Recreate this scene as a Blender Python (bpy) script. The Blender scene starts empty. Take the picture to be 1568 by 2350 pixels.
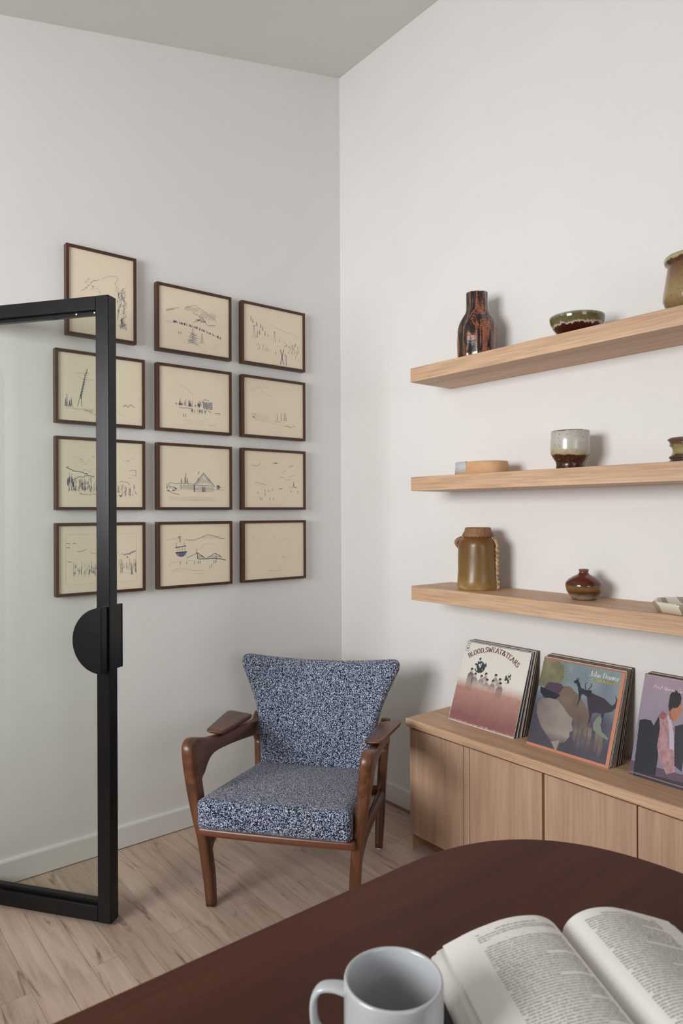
import bpy, bmesh, math, random
import numpy as np
from mathutils import Vector, Matrix
rnd = random.Random(7)
scene = bpy.context.scene
col = scene.collection

# ------------------------------------------------------------------ camera
FPX, YAW, PITCH, ROLL = 1577.9, 2.463328, 0.000803, -0.004259
CAM = Vector((2.7252, -2.1938, 1.35))
cam = bpy.data.cameras.new('camera'); camo = bpy.data.objects.new('camera', cam); col.objects.link(camo)
cam.sensor_fit = 'HORIZONTAL'; cam.sensor_width = 24.0; cam.lens = FPX / 1568 * 24.0
cf = Vector((math.cos(YAW) * math.cos(PITCH), math.sin(YAW) * math.cos(PITCH), math.sin(PITCH)))
cr = Vector((math.sin(YAW), -math.cos(YAW), 0)); cu = cr.cross(cf)
r2 = cr * math.cos(ROLL) + cu * math.sin(ROLL); u2 = -cr * math.sin(ROLL) + cu * math.cos(ROLL)
M = Matrix((r2, u2, -cf)).transposed().to_4x4(); M.translation = CAM
camo.matrix_world = M
cam.clip_start = 0.05
cam.dof.use_dof = True; cam.dof.focus_distance = 2.75; cam.dof.aperture_fstop = 8.0
scene.camera = camo

# ------------------------------------------------------------------ world, lights, exposure
w = bpy.data.worlds.new('world'); scene.world = w; w.use_nodes = True
w.node_tree.nodes['Background'].inputs[0].default_value = (0.80, 0.88, 1.0, 1)
w.node_tree.nodes['Background'].inputs[1].default_value = 0.35
scene.view_settings.view_transform = 'Standard'; scene.view_settings.look = 'None'
scene.view_settings.gamma = 1.0; scene.view_settings.use_curve_mapping = False
scene.view_settings.exposure = 0.0
scene.cycles.use_denoising = True
scene.cycles.max_bounces = 10; scene.cycles.diffuse_bounces = 6; scene.cycles.transparent_max_bounces = 12
scene.cycles.sample_clamp_indirect = 6

def area(name, loc, target, sx, sy, power, colr):
    l = bpy.data.lights.new(name, 'AREA'); l.shape = 'RECTANGLE'; l.size = sx; l.size_y = sy
    l.energy = power; l.color = colr
    o = bpy.data.objects.new(name, l); col.objects.link(o); o.location = loc
    o.rotation_euler = (Vector(target) - Vector(loc)).to_track_quat('-Z', 'Y').to_euler()
    return o
WALLB = -4.3      # wall behind the camera, with the window
wl = area('window_daylight', (1.50, WALLB + 0.06, 1.80), (.75, 0, 1.65), 1.5, 1.1, 49, (0.985, 0.99, 0.99)); wl.data.spread = 2.05
area('side_fill_light', (5.37, -2.2, 1.7), (0, -2.2, 1.7), 1.5, 1.2, 23, (0.90, 0.95, 1.0))  # soft fill added from an invented side opening, for left wall and table

# ------------------------------------------------------------------ object helpers
def tag(o, label=None, cat=None, group=None, kind=None):
    if label: o['label'] = label
    if cat: o['category'] = cat
    if group: o['group'] = group
    if kind: o['kind'] = kind
    return o
def empty(name, loc, rz=0, label=None, cat=None, group=None):
    o = bpy.data.objects.new(name, None); col.objects.link(o); o.empty_display_size = 0.05
    o.location = loc; o.rotation_euler = (0, 0, rz)
    return tag(o, label, cat, group)
def link(name, me, m=None, parent=None, smooth=False, bevel=0, seg=2):
    o = bpy.data.objects.new(name, me); col.objects.link(o)
    if m is not None: me.materials.append(m)
    if parent is not None: o.parent = parent
    if smooth:
        for p in me.polygons: p.use_smooth = True
    if bevel:
        b = o.modifiers.new('bevel', 'BEVEL'); b.width = bevel; b.segments = seg; b.limit_method = 'ANGLE'
        for p in me.polygons: p.use_smooth = True
        b.harden_normals = True
    return o
def mk(name, V, F, m=None, parent=None, **k):
    me = bpy.data.meshes.new(name); me.from_pydata([tuple(v) for v in V], [], F); me.update()
    bm = bmesh.new(); bm.from_mesh(me); bmesh.ops.recalc_face_normals(bm, faces=bm.faces); bm.to_mesh(me); bm.free()
    return link(name, me, m, parent, **k)
class MB:
    def __init__(s): s.V = []; s.F = []
    def add(s, V, F):
        n = len(s.V); s.V += [tuple(v) for v in V]; s.F += [[i + n for i in f] for f in F]
    def box(s, x0, x1, y0, y1, z0, z1):
        s.add([(x0,y0,z0),(x1,y0,z0),(x1,y1,z0),(x0,y1,z0),(x0,y0,z1),(x1,y0,z1),(x1,y1,z1),(x0,y1,z1)],
              [(0,3,2,1),(4,5,6,7),(0,1,5,4),(1,2,6,5),(2,3,7,6),(3,0,4,7)])
    def prism(s, pts, z0, z1, ax=2):
        n = len(pts)
        def P(p, z): return (p[0], p[1], z) if ax == 2 else ((p[0], z, p[1]) if ax == 1 else (z, p[0], p[1]))
        s.add([P(p, z0) for p in pts] + [P(p, z1) for p in pts],
              [list(range(n))[::-1], list(range(n, 2*n))] + [(i, (i+1) % n, n + (i+1) % n, n + i) for i in range(n)])
    def rings(s, R, cap=True, close=False):
        n = len(R[0]); V = [p for r in R for p in r]; F = []
        for j in range(len(R) - 1 + (1 if close else 0)):
            a, b = j * n, ((j + 1) % len(R)) * n
            F += [(a+i, a+(i+1) % n, b+(i+1) % n, b+i) for i in range(n)]
        if cap and not close: F += [list(range(n))[::-1], list(range(len(V)-n, len(V)))]
        s.add(V, F)
    def build(s, name, m=None, parent=None, **k): return mk(name, s.V, s.F, m, parent, **k)
def box(name, x0, x1, y0, y1, z0, z1, m, parent=None, **k):
    b = MB(); b.box(x0, x1, y0, y1, z0, z1); return b.build(name, m, parent, **k)
def lathe(name, prof, m, parent=None, seg=64, fn=None, close_bottom=True):
    R = []
    for r, z in prof:
        ring = []
        for i in range(seg):
            a = 2 * math.pi * i / seg
            rr, zz = (r, z) if fn is None else fn(r, z, a)
            ring.append((rr * math.cos(a), rr * math.sin(a), zz))
        R.append(ring)
    b = MB(); b.rings(R, cap=True); return b.build(name, m, parent, smooth=True)
def catmull(P, n):
    P = [np.array(p, float) for p in P]; P = [2*P[0]-P[1]] + P + [2*P[-1]-P[-2]]; out = []
    for i in range(1, len(P) - 2):
        for k in range(n):
            t = k / n
            out.append(.5*((2*P[i]) + (-P[i-1]+P[i+1])*t + (2*P[i-1]-5*P[i]+4*P[i+1]-P[i+2])*t*t + (-P[i-1]+3*P[i]-3*P[i+1]+P[i+2])*t**3))
    out.append(P[-2]); return out
def sweep(mb, pts, side=(1, 0, 0), n=6, seg=20, e=2.6, round_ends=(True, True)):
    """pts rows: x y z hs hn ; cross-section half sizes along 'side' and along the in-plane normal"""
    Q = catmull(pts, n); side = np.array(side, float); R = []
    C = [q[:3] for q in Q]
    frames = []
    for i, q in enumerate(Q):
        T = C[min(i+1, len(C)-1)] - C[max(i-1, 0)]; T /= np.linalg.norm(T)
        S = side - T * (side @ T); S /= np.linalg.norm(S); N = np.cross(T, S); frames.append((T, S, N))
    def ring(c, S, N, hs, hn):
        out = []
        for k in range(seg):
            a = 2 * math.pi * k / seg; ca, sa = math.cos(a), math.sin(a)
            out.append(c + S*hs*math.copysign(abs(ca)**(2/e), ca) + N*hn*math.copysign(abs(sa)**(2/e), sa))
        return out
    def cap(i, sgn):
        T, S, N = frames[i]; c, hs, hn = C[i], Q[i][3], Q[i][4]; o = []
        h = min(hs, hn) * .8
        for f in (.25, .5, .75, .93, 1.0):
            sc = math.sqrt(max(1 - f*f, 0.0)); sc = max(sc, .05)
            o.append(ring(c + T*sgn*h*f, S, N, hs*(1-(1-sc)*h/hs) if hs > h else hs*sc, hn*(1-(1-sc)*h/hn) if hn > h else hn*sc))
        return o
    body = [ring(C[i], frames[i][1], frames[i][2], Q[i][3], Q[i][4]) for i in range(len(Q))]
    if round_ends[0]: body = cap(0, -1)[::-1] + body
    if round_ends[1]: body = body + cap(len(Q)-1, 1)
    mb.rings(body)
def rounded_box(hx, hy, hz, r, n=14, warp=None):
    V = {}; L = []; F = []
    def idx(p):
        k = tuple(np.round(p, 6))
        if k not in V: V[k] = len(L); L.append(np.array(p, float))
        return V[k]
    g = np.linspace(-1, 1, n + 1)
    for ax in range(3):
        for sg in (-1, 1):
            for i in range(n):
                for j in range(n):
                    q = []
                    for a, b in ((i, j), (i+1, j), (i+1, j+1), (i, j+1)):
                        p = [0, 0, 0]; p[ax] = sg; p[(ax+1) % 3] = g[a]; p[(ax+2) % 3] = g[b]; q.append(idx(p))
                    F.append(q if sg > 0 else q[::-1])
    h = np.array([hx, hy, hz]); out = []
    for p in L:
        # concentrate loops near the edges
        q = np.sign(p) * (np.abs(p) ** .75) * h
        inner = np.clip(q, -(h - r), h - r); d = q - inner; l = np.linalg.norm(d)
        if l > 1e-9: q = inner + d / l * r if l > 0 else q
        out.append(warp(q) if warp else q)
    return out, F

# ------------------------------------------------------------------ materials
def nodes(name):
    m = bpy.data.materials.new(name); m.use_nodes = True; nt = m.node_tree
    return m, nt, nt.nodes['Principled BSDF']
def N(nt, t, **k):
    n = nt.nodes.new(t)
    for a, b in k.items():
        if a.startswith('in_'): n.inputs[a[3:].replace('_', ' ')].default_value = b
        else: setattr(n, a, b)
    return n
def ramp(nt, stops, interp='LINEAR'):
    r = nt.nodes.new('ShaderNodeValToRGB'); r.color_ramp.interpolation = interp
    e = r.color_ramp.elements
    while len(e) < len(stops): e.new(.5)
    for i, (p, c) in enumerate(stops):
        e[i].position = p; e[i].color = (*c, 1) if len(c) == 3 else c
    return r
def s2l(*c):
    return tuple((x/255/12.92 if x/255 <= .04045 else ((x/255+.055)/1.055)**2.4) for x in c)
def plain(name, c, rough=.5, metal=0, noise=0, scale=40, bump=0, spec=.5, coat=0):
    m, nt, b = nodes(name)
    b.inputs['Roughness'].default_value = rough; b.inputs['Metallic'].default_value = metal
    b.inputs['Specular IOR Level'].default_value = spec; b.inputs['Coat Weight'].default_value = coat
    tc = N(nt, 'ShaderNodeTexCoord'); nz = N(nt, 'ShaderNodeTexNoise'); nz.inputs['Scale'].default_value = scale; nz.inputs['Detail'].default_value = 4
    nt.links.new(tc.outputs['Object'], nz.inputs['Vector'])
    k = noise
    r = ramp(nt, [(.3, tuple(x*(1-k) for x in c)), (.7, tuple(min(1, x*(1+k)) for x in c))])
    nt.links.new(nz.outputs['Fac'], r.inputs[0]); nt.links.new(r.outputs[0], b.inputs['Base Color'])
    if bump:
        bp = N(nt, 'ShaderNodeBump'); bp.inputs['Strength'].default_value = bump; bp.inputs['Distance'].default_value = .002
        nt.links.new(nz.outputs['Fac'], bp.inputs['Height']); nt.links.new(bp.outputs[0], b.inputs['Normal'])
    return m
def wood(name, light, dark, grain='X', fine=1.0, rough=.5, contrast=1.0, streak=None, coat=0, offset=(0, 0, 0)):
    """grain runs along the given object axis"""
    m, nt, b = nodes(name); b.inputs['Roughness'].default_value = rough; b.inputs['Coat Weight'].default_value = coat
    b.inputs['Coat Roughness'].default_value = .3
    tc = N(nt, 'ShaderNodeTexCoord'); mp = N(nt, 'ShaderNodeMapping')
    sc = [26*fine]*3; sc['XYZ'.index(grain)] = 1.3*fine; mp.inputs['Scale'].default_value = sc; mp.inputs['Location'].default_value = offset
    nt.links.new(tc.outputs['Object'], mp.inputs['Vector'])
    n1 = N(nt, 'ShaderNodeTexNoise'); n1.inputs['Scale'].default_value = 1; n1.inputs['Detail'].default_value = 5; n1.inputs['Distortion'].default_value = .6
    nt.links.new(mp.outputs[0], n1.inputs['Vector'])
    mp2 = N(nt, 'ShaderNodeMapping'); sc2 = [190*fine]*3; sc2['XYZ'.index(grain)] = 7*fine; mp2.inputs['Scale'].default_value = sc2
    nt.links.new(tc.outputs['Object'], mp2.inputs['Vector'])
    n2 = N(nt, 'ShaderNodeTexNoise'); n2.inputs['Scale'].default_value = 1; n2.inputs['Detail'].default_value = 3
    nt.links.new(mp2.outputs[0], n2.inputs['Vector'])
    mid = tuple((a+c)/2 for a, c in zip(light, dark))
    r1 = ramp(nt, [(.28, dark), (.5, mid), (.72, light)]); nt.links.new(n1.outputs['Fac'], r1.inputs[0])
    r2 = ramp(nt, [(.35, (.74,)*3), (.6, (1.06,)*3)]); nt.links.new(n2.outputs['Fac'], r2.inputs[0])
    mx = N(nt, 'ShaderNodeMix', data_type='RGBA', blend_type='MULTIPLY'); mx.inputs[0].default_value = .8*contrast
    nt.links.new(r1.outputs[0], mx.inputs[6]); nt.links.new(r2.outputs[0], mx.inputs[7])
    last = mx.outputs[2]
    if streak:
        mp3 = N(nt, 'ShaderNodeMapping'); sc3 = [9.0]*3; sc3['XYZ'.index(grain)] = .9; mp3.inputs['Scale'].default_value = sc3
        nt.links.new(tc.outputs['Object'], mp3.inputs['Vector'])
        n3 = N(nt, 'ShaderNodeTexNoise'); n3.inputs['Scale'].default_value = 1; n3.inputs['Detail'].default_value = 6; n3.inputs['Distortion'].default_value = 1.2
        nt.links.new(mp3.outputs[0], n3.inputs['Vector'])
        r3 = ramp(nt, [(.62, (0,)*3), (.74, (1,)*3)]); nt.links.new(n3.outputs['Fac'], r3.inputs[0])
        mx2 = N(nt, 'ShaderNodeMix', data_type='RGBA'); nt.links.new(r3.outputs[0], mx2.inputs[0])
        nt.links.new(last, mx2.inputs[6]); mx2.inputs[7].default_value = (*streak, 1); last = mx2.outputs[2]
    nt.links.new(last, b.inputs['Base Color'])
    bp = N(nt, 'ShaderNodeBump'); bp.inputs['Strength'].default_value = .12; bp.inputs['Distance'].default_value = .001
    nt.links.new(n2.outputs['Fac'], bp.inputs['Height']); nt.links.new(bp.outputs[0], b.inputs['Normal'])
    return m

def mat_floor():
    m, nt, b = nodes('floor_boards'); b.inputs['Roughness'].default_value = .42
    tc = N(nt, 'ShaderNodeTexCoord')
    br = N(nt, 'ShaderNodeTexBrick'); br.offset = .37; br.offset_frequency = 3; br.squash = 1
    br.inputs['Color1'].default_value = (0, 0, 0, 1); br.inputs['Color2'].default_value = (1, 1, 1, 1); br.inputs['Mortar'].default_value = (.5, .5, .5, 1)
    br.inputs['Scale'].default_value = 1; br.inputs['Mortar Size'].default_value = .0006; br.inputs['Mortar Smooth'].default_value = .3
    br.inputs['Brick Width'].default_value = 1.05; br.inputs['Row Height'].default_value = .083
    nt.links.new(tc.outputs['Object'], br.inputs['Vector'])
    # each board shifts the grain
    mp = N(nt, 'ShaderNodeMapping'); mp.inputs['Scale'].default_value = (2.2, 22, 1)
    nt.links.new(tc.outputs['Object'], mp.inputs['Vector'])
    sv = N(nt, 'ShaderNodeVectorMath', operation='SCALE'); sv.inputs['Scale'].default_value = 37
    nt.links.new(br.outputs['Color'], sv.inputs[0])
    ad = N(nt, 'ShaderNodeVectorMath', operation='ADD'); nt.links.new(mp.outputs[0], ad.inputs[0]); nt.links.new(sv.outputs[0], ad.inputs[1])
    n1 = N(nt, 'ShaderNodeTexNoise'); n1.inputs['Scale'].default_value = 1.0; n1.inputs['Detail'].default_value = 6; n1.inputs['Distortion'].default_value = 1.1
    nt.links.new(ad.outputs[0], n1.inputs['Vector'])
    base = ramp(nt, [(.25, s2l(166, 142, 126)), (.42, s2l(192, 169, 152)), (.75, s2l(210, 190, 174))]); nt.links.new(n1.outputs['Fac'], base.inputs[0])
    tone = ramp(nt, [(0, (.80, .77, .75)), (.35, (1, .98, .96)), (.7, (1.04, 1.02, 1.0)), (1, (.95, .91, .90))]); nt.links.new(br.outputs['Color'], tone.inputs[0])
    mx = N(nt, 'ShaderNodeMix', data_type='RGBA', blend_type='MULTIPLY'); mx.inputs[0].default_value = 1
    nt.links.new(base.outputs[0], mx.inputs[6]); nt.links.new(tone.outputs[0], mx.inputs[7])
    # dark mineral streaks
    mp3 = N(nt, 'ShaderNodeMapping'); mp3.inputs['Scale'].default_value = (1.5, 12, 1)
    nt.links.new(tc.outputs['Object'], mp3.inputs['Vector'])
    ad3 = N(nt, 'ShaderNodeVectorMath', operation='ADD'); nt.links.new(mp3.outputs[0], ad3.inputs[0]); nt.links.new(sv.outputs[0], ad3.inputs[1])
    n3 = N(nt, 'ShaderNodeTexNoise'); n3.inputs['Scale'].default_value = 1.3; n3.inputs['Detail'].default_value = 8; n3.inputs['Roughness'].default_value = .62; n3.inputs['Distortion'].default_value = 1.6
    nt.links.new(ad3.outputs[0], n3.inputs['Vector'])
    r3 = ramp(nt, [(.585, (0,)*3), (.66, (.62,)*3), (.74, (1,)*3)]); nt.links.new(n3.outputs['Fac'], r3.inputs[0])
    mx2 = N(nt, 'ShaderNodeMix', data_type='RGBA'); nt.links.new(r3.outputs[0], mx2.inputs[0]); nt.links.new(mx.outputs[2], mx2.inputs[6])
    mx2.inputs[7].default_value = (*s2l(112, 84, 70), 1)
    # fine grain
    mp4 = N(nt, 'ShaderNodeMapping'); mp4.inputs['Scale'].default_value = (6, 260, 1); nt.links.new(tc.outputs['Object'], mp4.inputs['Vector'])
    n4 = N(nt, 'ShaderNodeTexNoise'); n4.inputs['Scale'].default_value = 1; n4.inputs['Detail'].default_value = 2; nt.links.new(mp4.outputs[0], n4.inputs['Vector'])
    r4 = ramp(nt, [(.35, (.90,)*3), (.6, (1.02,)*3)]); nt.links.new(n4.outputs['Fac'], r4.inputs[0])
    mx4 = N(nt, 'ShaderNodeMix', data_type='RGBA', blend_type='MULTIPLY'); mx4.inputs[0].default_value = 1
    nt.links.new(mx2.outputs[2], mx4.inputs[6]); nt.links.new(r4.outputs[0], mx4.inputs[7])
    # joints
    mx5 = N(nt, 'ShaderNodeMix', data_type='RGBA'); nt.links.new(br.outputs['Fac'], mx5.inputs[0]); nt.links.new(mx4.outputs[2], mx5.inputs[6])
    mx5.inputs[7].default_value = (*s2l(120, 98, 84), 1)
    nt.links.new(mx5.outputs[2], b.inputs['Base Color'])
    return m
def mat_fabric():
    m, nt, b = nodes('navy_white_boucle'); b.inputs['Roughness'].default_value = .95; b.inputs['Specular IOR Level'].default_value = .1
    b.inputs['Sheen Weight'].default_value = .15
    tc = N(nt, 'ShaderNodeTexCoord')
    n1 = N(nt, 'ShaderNodeTexNoise'); n1.inputs['Scale'].default_value = 320; n1.inputs['Detail'].default_value = .4; n1.inputs['Distortion'].default_value = .9
    nt.links.new(tc.outputs['Object'], n1.inputs['Vector'])
    r = ramp(nt, [(.44, s2l(16, 25, 46)), (.50, s2l(52, 66, 98)), (.56, s2l(142, 154, 180)), (.64, s2l(208, 213, 224))]); nt.links.new(n1.outputs['Fac'], r.inputs[0])
    nt.links.new(r.outputs[0], b.inputs['Base Color'])
    bp = N(nt, 'ShaderNodeBump'); bp.inputs['Strength'].default_value = .8; bp.inputs['Distance'].default_value = .0015
    nt.links.new(n1.outputs['Fac'], bp.inputs['Height']); nt.links.new(bp.outputs[0], b.inputs['Normal'])
    return m
def glaze(name, stops, h, scale=(40, 40, 40), amp=.12, rough=.18, bump=.15, speck=None, speck_scale=160, swirl=0):
    """colour by height of the pot (object z / h), broken up by noise"""
    m, nt, b = nodes(name); b.inputs['Roughness'].default_value = rough; b.inputs['Coat Weight'].default_value = .3; b.inputs['Coat Roughness'].default_value = .08
    tc = N(nt, 'ShaderNodeTexCoord'); sp = N(nt, 'ShaderNodeSeparateXYZ'); nt.links.new(tc.outputs['Object'], sp.inputs[0])
    mp = N(nt, 'ShaderNodeMapping'); mp.inputs['Scale'].default_value = scale; nt.links.new(tc.outputs['Object'], mp.inputs['Vector'])
    nz = N(nt, 'ShaderNodeTexNoise'); nz.inputs['Scale'].default_value = 1; nz.inputs['Detail'].default_value = 6; nz.inputs['Distortion'].default_value = swirl
    nt.links.new(mp.outputs[0], nz.inputs['Vector'])
    dv = N(nt, 'ShaderNodeMath', operation='DIVIDE'); dv.inputs[1].default_value = h; nt.links.new(sp.outputs['Z'], dv.inputs[0])
    sb = N(nt, 'ShaderNodeMath', operation='SUBTRACT'); sb.inputs[1].default_value = .5; nt.links.new(nz.outputs['Fac'], sb.inputs[0])
    ml = N(nt, 'ShaderNodeMath', operation='MULTIPLY'); ml.inputs[1].default_value = amp * 4; nt.links.new(sb.outputs[0], ml.inputs[0])
    ad = N(nt, 'ShaderNodeMath', operation='ADD'); nt.links.new(dv.outputs[0], ad.inputs[0]); nt.links.new(ml.outputs[0], ad.inputs[1])
    r = ramp(nt, stops); nt.links.new(ad.outputs[0], r.inputs[0]); last = r.outputs[0]
    if speck:
        n2 = N(nt, 'ShaderNodeTexNoise'); n2.inputs['Scale'].default_value = speck_scale; n2.inputs['Detail'].default_value = 2
        nt.links.new(tc.outputs['Object'], n2.inputs['Vector'])
        rs = ramp(nt, [(.60, (0,)*3), (.70, (.8,)*3)]); nt.links.new(n2.outputs['Fac'], rs.inputs[0])
        mx = N(nt, 'ShaderNodeMix', data_type='RGBA'); nt.links.new(rs.outputs[0], mx.inputs[0]); nt.links.new(last, mx.inputs[6]); mx.inputs[7].default_value = (*speck, 1); last = mx.outputs[2]
    nt.links.new(last, b.inputs['Base Color'])
    bp = N(nt, 'ShaderNodeBump'); bp.inputs['Strength'].default_value = bump; bp.inputs['Distance'].default_value = .003
    nt.links.new(nz.outputs['Fac'], bp.inputs['Height']); nt.links.new(bp.outputs[0], b.inputs['Normal'])
    return m
def mat_glass():
    m = bpy.data.materials.new('door_glass'); m.use_nodes = True; nt = m.node_tree; nt.nodes.clear()
    out = N(nt, 'ShaderNodeOutputMaterial'); t = N(nt, 'ShaderNodeBsdfTransparent'); t.inputs[0].default_value = (.945, .965, .950, 1)
    g = N(nt, 'ShaderNodeBsdfGlossy'); g.inputs['Roughness'].default_value = .015; g.inputs[0].default_value = (1, 1, 1, 1)
    lw = N(nt, 'ShaderNodeLayerWeight'); lw.inputs['Blend'].default_value = .5
    pw = N(nt, 'ShaderNodeMath', operation='POWER'); nt.links.new(lw.outputs['Facing'], pw.inputs[0]); pw.inputs[1].default_value = 4.0
    f = N(nt, 'ShaderNodeMath', operation='MULTIPLY_ADD'); nt.links.new(pw.outputs[0], f.inputs[0]); f.inputs[1].default_value = .6; f.inputs[2].default_value = .03
    mx = N(nt, 'ShaderNodeMixShader'); nt.links.new(f.outputs[0], mx.inputs[0]); nt.links.new(t.outputs[0], mx.inputs[1]); nt.links.new(g.outputs[0], mx.inputs[2])
    nt.links.new(mx.outputs[0], out.inputs[0]); return m
def mat_vcol(name, rough=.5, spec=.3, coat=0):
    m, nt, b = nodes(name); a = N(nt, 'ShaderNodeVertexColor'); a.layer_name = 'print'
    nt.links.new(a.outputs[0], b.inputs['Base Color']); b.inputs['Roughness'].default_value = rough
    b.inputs['Specular IOR Level'].default_value = spec; b.inputs['Coat Weight'].default_value = coat
    return m

M_wall = plain('matte_wall_paint', (.79, .776, .762), .9, noise=.012, scale=3, spec=.2)
M_ceil = plain('ceiling_paint', (.72, .72, .70), .95, noise=.01, scale=3, spec=.1)
M_base = plain('baseboard_paint', (.78, .77, .75), .45, noise=.01, scale=4)
M_floor = mat_floor()
M_black = plain('black_steel', (.005, .005, .0055), .30, metal=.0, noise=.35, scale=14, spec=.28, bump=.02)
M_glass = mat_glass()
oakL, oakD = s2l(216, 182, 150), s2l(190, 152, 120)
M_oakx = wood('oak_veneer_lengthwise', oakL, oakD, 'X', 1.0, .5, .9)
M_oakz = wood('oak_veneer_upright', s2l(200, 168, 142), s2l(176, 142, 116), 'Z', .7, .5, .45)
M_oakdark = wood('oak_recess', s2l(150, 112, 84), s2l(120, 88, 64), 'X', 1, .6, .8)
M_walnut = wood('oiled_walnut', s2l(122, 76, 48), s2l(70, 38, 21), 'Z', 1.2, .34, .6, coat=.2)
M_walnuty = wood('oiled_walnut_arm', s2l(122, 76, 48), s2l(70, 38, 21), 'Y', 1.2, .34, .6, coat=.2)
M_walnutx = wood('oiled_walnut_rail', s2l(128, 76, 50), s2l(86, 44, 26), 'X', 1.2, .32, .6, coat=.2)
M_table = wood('dark_walnut_table', s2l(84, 45, 31), s2l(62, 32, 22), 'Y', .45, .5, .45, coat=.0)
M_table.node_tree.nodes['Principled BSDF'].inputs['Specular IOR Level'].default_value = .22
M_frame = wood('walnut_picture_frame', s2l(88, 53, 31), s2l(56, 33, 20), 'Z', 1, .45, .5)
M_framey = wood('walnut_picture_frame_rail', s2l(88, 53, 31), s2l(56, 33, 20), 'Y', 1, .45, .5)
M_paper = plain('cream_paper', s2l(234, 220, 196), .8, noise=.02, scale=5)
M_fabric = mat_fabric()
M_mug = plain('pale_grey_stoneware', s2l(182, 185, 187), .22, noise=.015, scale=20, coat=.3)
M_page = plain('book_paper', s2l(228, 226, 220), .75, noise=.015, scale=8)
M_pedge = plain('page_edges', s2l(214, 206, 188), .85, noise=.08, scale=300)
M_cloth = plain('black_book_cloth', (.012, .012, .014), .7)
M_ink = mat_vcol('pen_ink', .8, .1)
M_print = mat_vcol('printed_sleeve', .45, .4)
M_white = plain('white_felt', (.75, .75, .72), .8)

# ------------------------------------------------------------------ the room
def ceil_z(y): return 3.56 + .246 * y
XE, X0 = 5.4, 0.0
YH = -1.757                      # where the doorway in the left wall begins
b = MB(); b.box(-1.6, XE + .12, WALLB - .12, .12, -.12, 0)
tag(b.build('floor', M_floor), kind='structure')
def slab(pts_yz, x0, x1, name, m):
    b = MB(); b.prism(pts_yz, x0, x1, ax=0); return tag(b.build(name, m), kind='structure')
b = MB()
b.prism([(0, 0), (0, ceil_z(0)), (YH, ceil_z(YH)), (YH, 0)], -.12, 0, ax=0)
b.prism([(YH, 2.11), (YH, ceil_z(YH)), (-3.1, ceil_z(-3.1)), (-3.1, 2.11)], -.12, 0, ax=0)
b.prism([(-3.1, 0), (-3.1, ceil_z(-3.1)), (WALLB, ceil_z(WALLB)), (WALLB, 0)], -.12, 0, ax=0)
tag(b.build('wall_left', M_wall), kind='structure')
box_ = MB(); box_.box(-.12, XE + .12, 0, .12, 0, 3.59); tag(box_.build('wall_right', M_wall), kind='structure')
b = MB(); b.box(-.12, .60, WALLB - .12, WALLB, 0, ceil_z(WALLB)); b.box(2.20, XE + .12, WALLB - .12, WALLB, 0, ceil_z(WALLB))
b.box(.60, 2.20, WALLB - .12, WALLB, 0, 1.2); b.box(.60, 2.20, WALLB - .12, WALLB, 2.4, ceil_z(WALLB))
tag(b.build('wall_back', M_wall), kind='structure')
b = MB()
b.prism([(0, 0), (0, ceil_z(0)), (-1.45, ceil_z(-1.45)), (-1.45, 0)], XE, XE + .12, ax=0)
b.prism([(-2.95, 0), (-2.95, ceil_z(-2.95)), (WALLB, ceil_z(WALLB)), (WALLB, 0)], XE, XE + .12, ax=0)
b.prism([(-1.45, 0), (-1.45, 1.1), (-2.95, 1.1), (-2.95, 0)], XE, XE + .12, ax=0)
b.prism([(-1.45, 2.3), (-1.45, ceil_z(-1.45)), (-2.95, ceil_z(-2.95)), (-2.95, 2.3)], XE, XE + .12, ax=0)
tag(b.build('wall_front', M_wall), kind='structure')
b = MB(); b.prism([(.12, ceil_z(.12)), (.12, ceil_z(.12) + .1), (WALLB - .12, ceil_z(WALLB - .12) + .1), (WALLB - .12, ceil_z(WALLB - .12))], -.12, XE + .12, ax=0)
tag(b.build('ceiling', M_ceil), kind='structure')
# window behind the camera, plus an invented side one for the fill: frame, mullion
def window(n, x0, x1, y0, y1, z0, z1, along):
    b = MB(); t = .05
    if along == 'x':
        b.box(x0, x1, y0, y1, z0, z0+t); b.box(x0, x1, y0, y1, z1-t, z1); b.box(x0, x0+t, y0, y1, z0, z1); b.box(x1-t, x1, y0, y1, z0, z1); b.box((x0+x1)/2-.02, (x0+x1)/2+.02, y0, y1, z0, z1)
    else:
        b.box(x0, x1, y0, y1, z0, z0+t); b.box(x0, x1, y0, y1, z1-t, z1); b.box(x0, x1, y0, y0+t, z0, z1); b.box(x0, x1, y1-t, y1, z0, z1); b.box(x0, x1, (y0+y1)/2-.02, (y0+y1)/2+.02, z0, z1)
    tag(b.build('window_%d' % n, M_base), kind='structure')
window(1, .60, 2.20, WALLB - .1, WALLB - .04, 1.2, 2.4, 'x')
window(2, XE + .04, XE + .1, -2.95, -1.45, 1.1, 2.3, 'y')  # unseen side window, made up to hold the added fill light
# baseboards
def baseboard(name, prof, a0, a1, along):
    b = MB()
    if along == 'y': b.prism([(x, z) for x, z in prof], a0, a1, ax=1)
    else: b.prism([(-x, z) for x, z in prof], a0, a1, ax=0)
    return tag(b.build(name, M_base), kind='structure')
bp_ = [(0, .004), (.014, .004), (.014, .084), (.011, .090), (0, .090)]
baseboard('baseboard_left', bp_, YH + .0, -.0145, 'y')
baseboard('baseboard_right', bp_, 0, .744, 'x')
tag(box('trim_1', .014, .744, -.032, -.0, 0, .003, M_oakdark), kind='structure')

# ------------------------------------------------------------------ glass door on the left
ang = math.atan2(-.5855, -.8107)
door = empty('glass_door', (.505, -1.378, 0), ang, 'black steel framed glass door standing ajar at the left, with a half-round pull', 'door')
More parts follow.
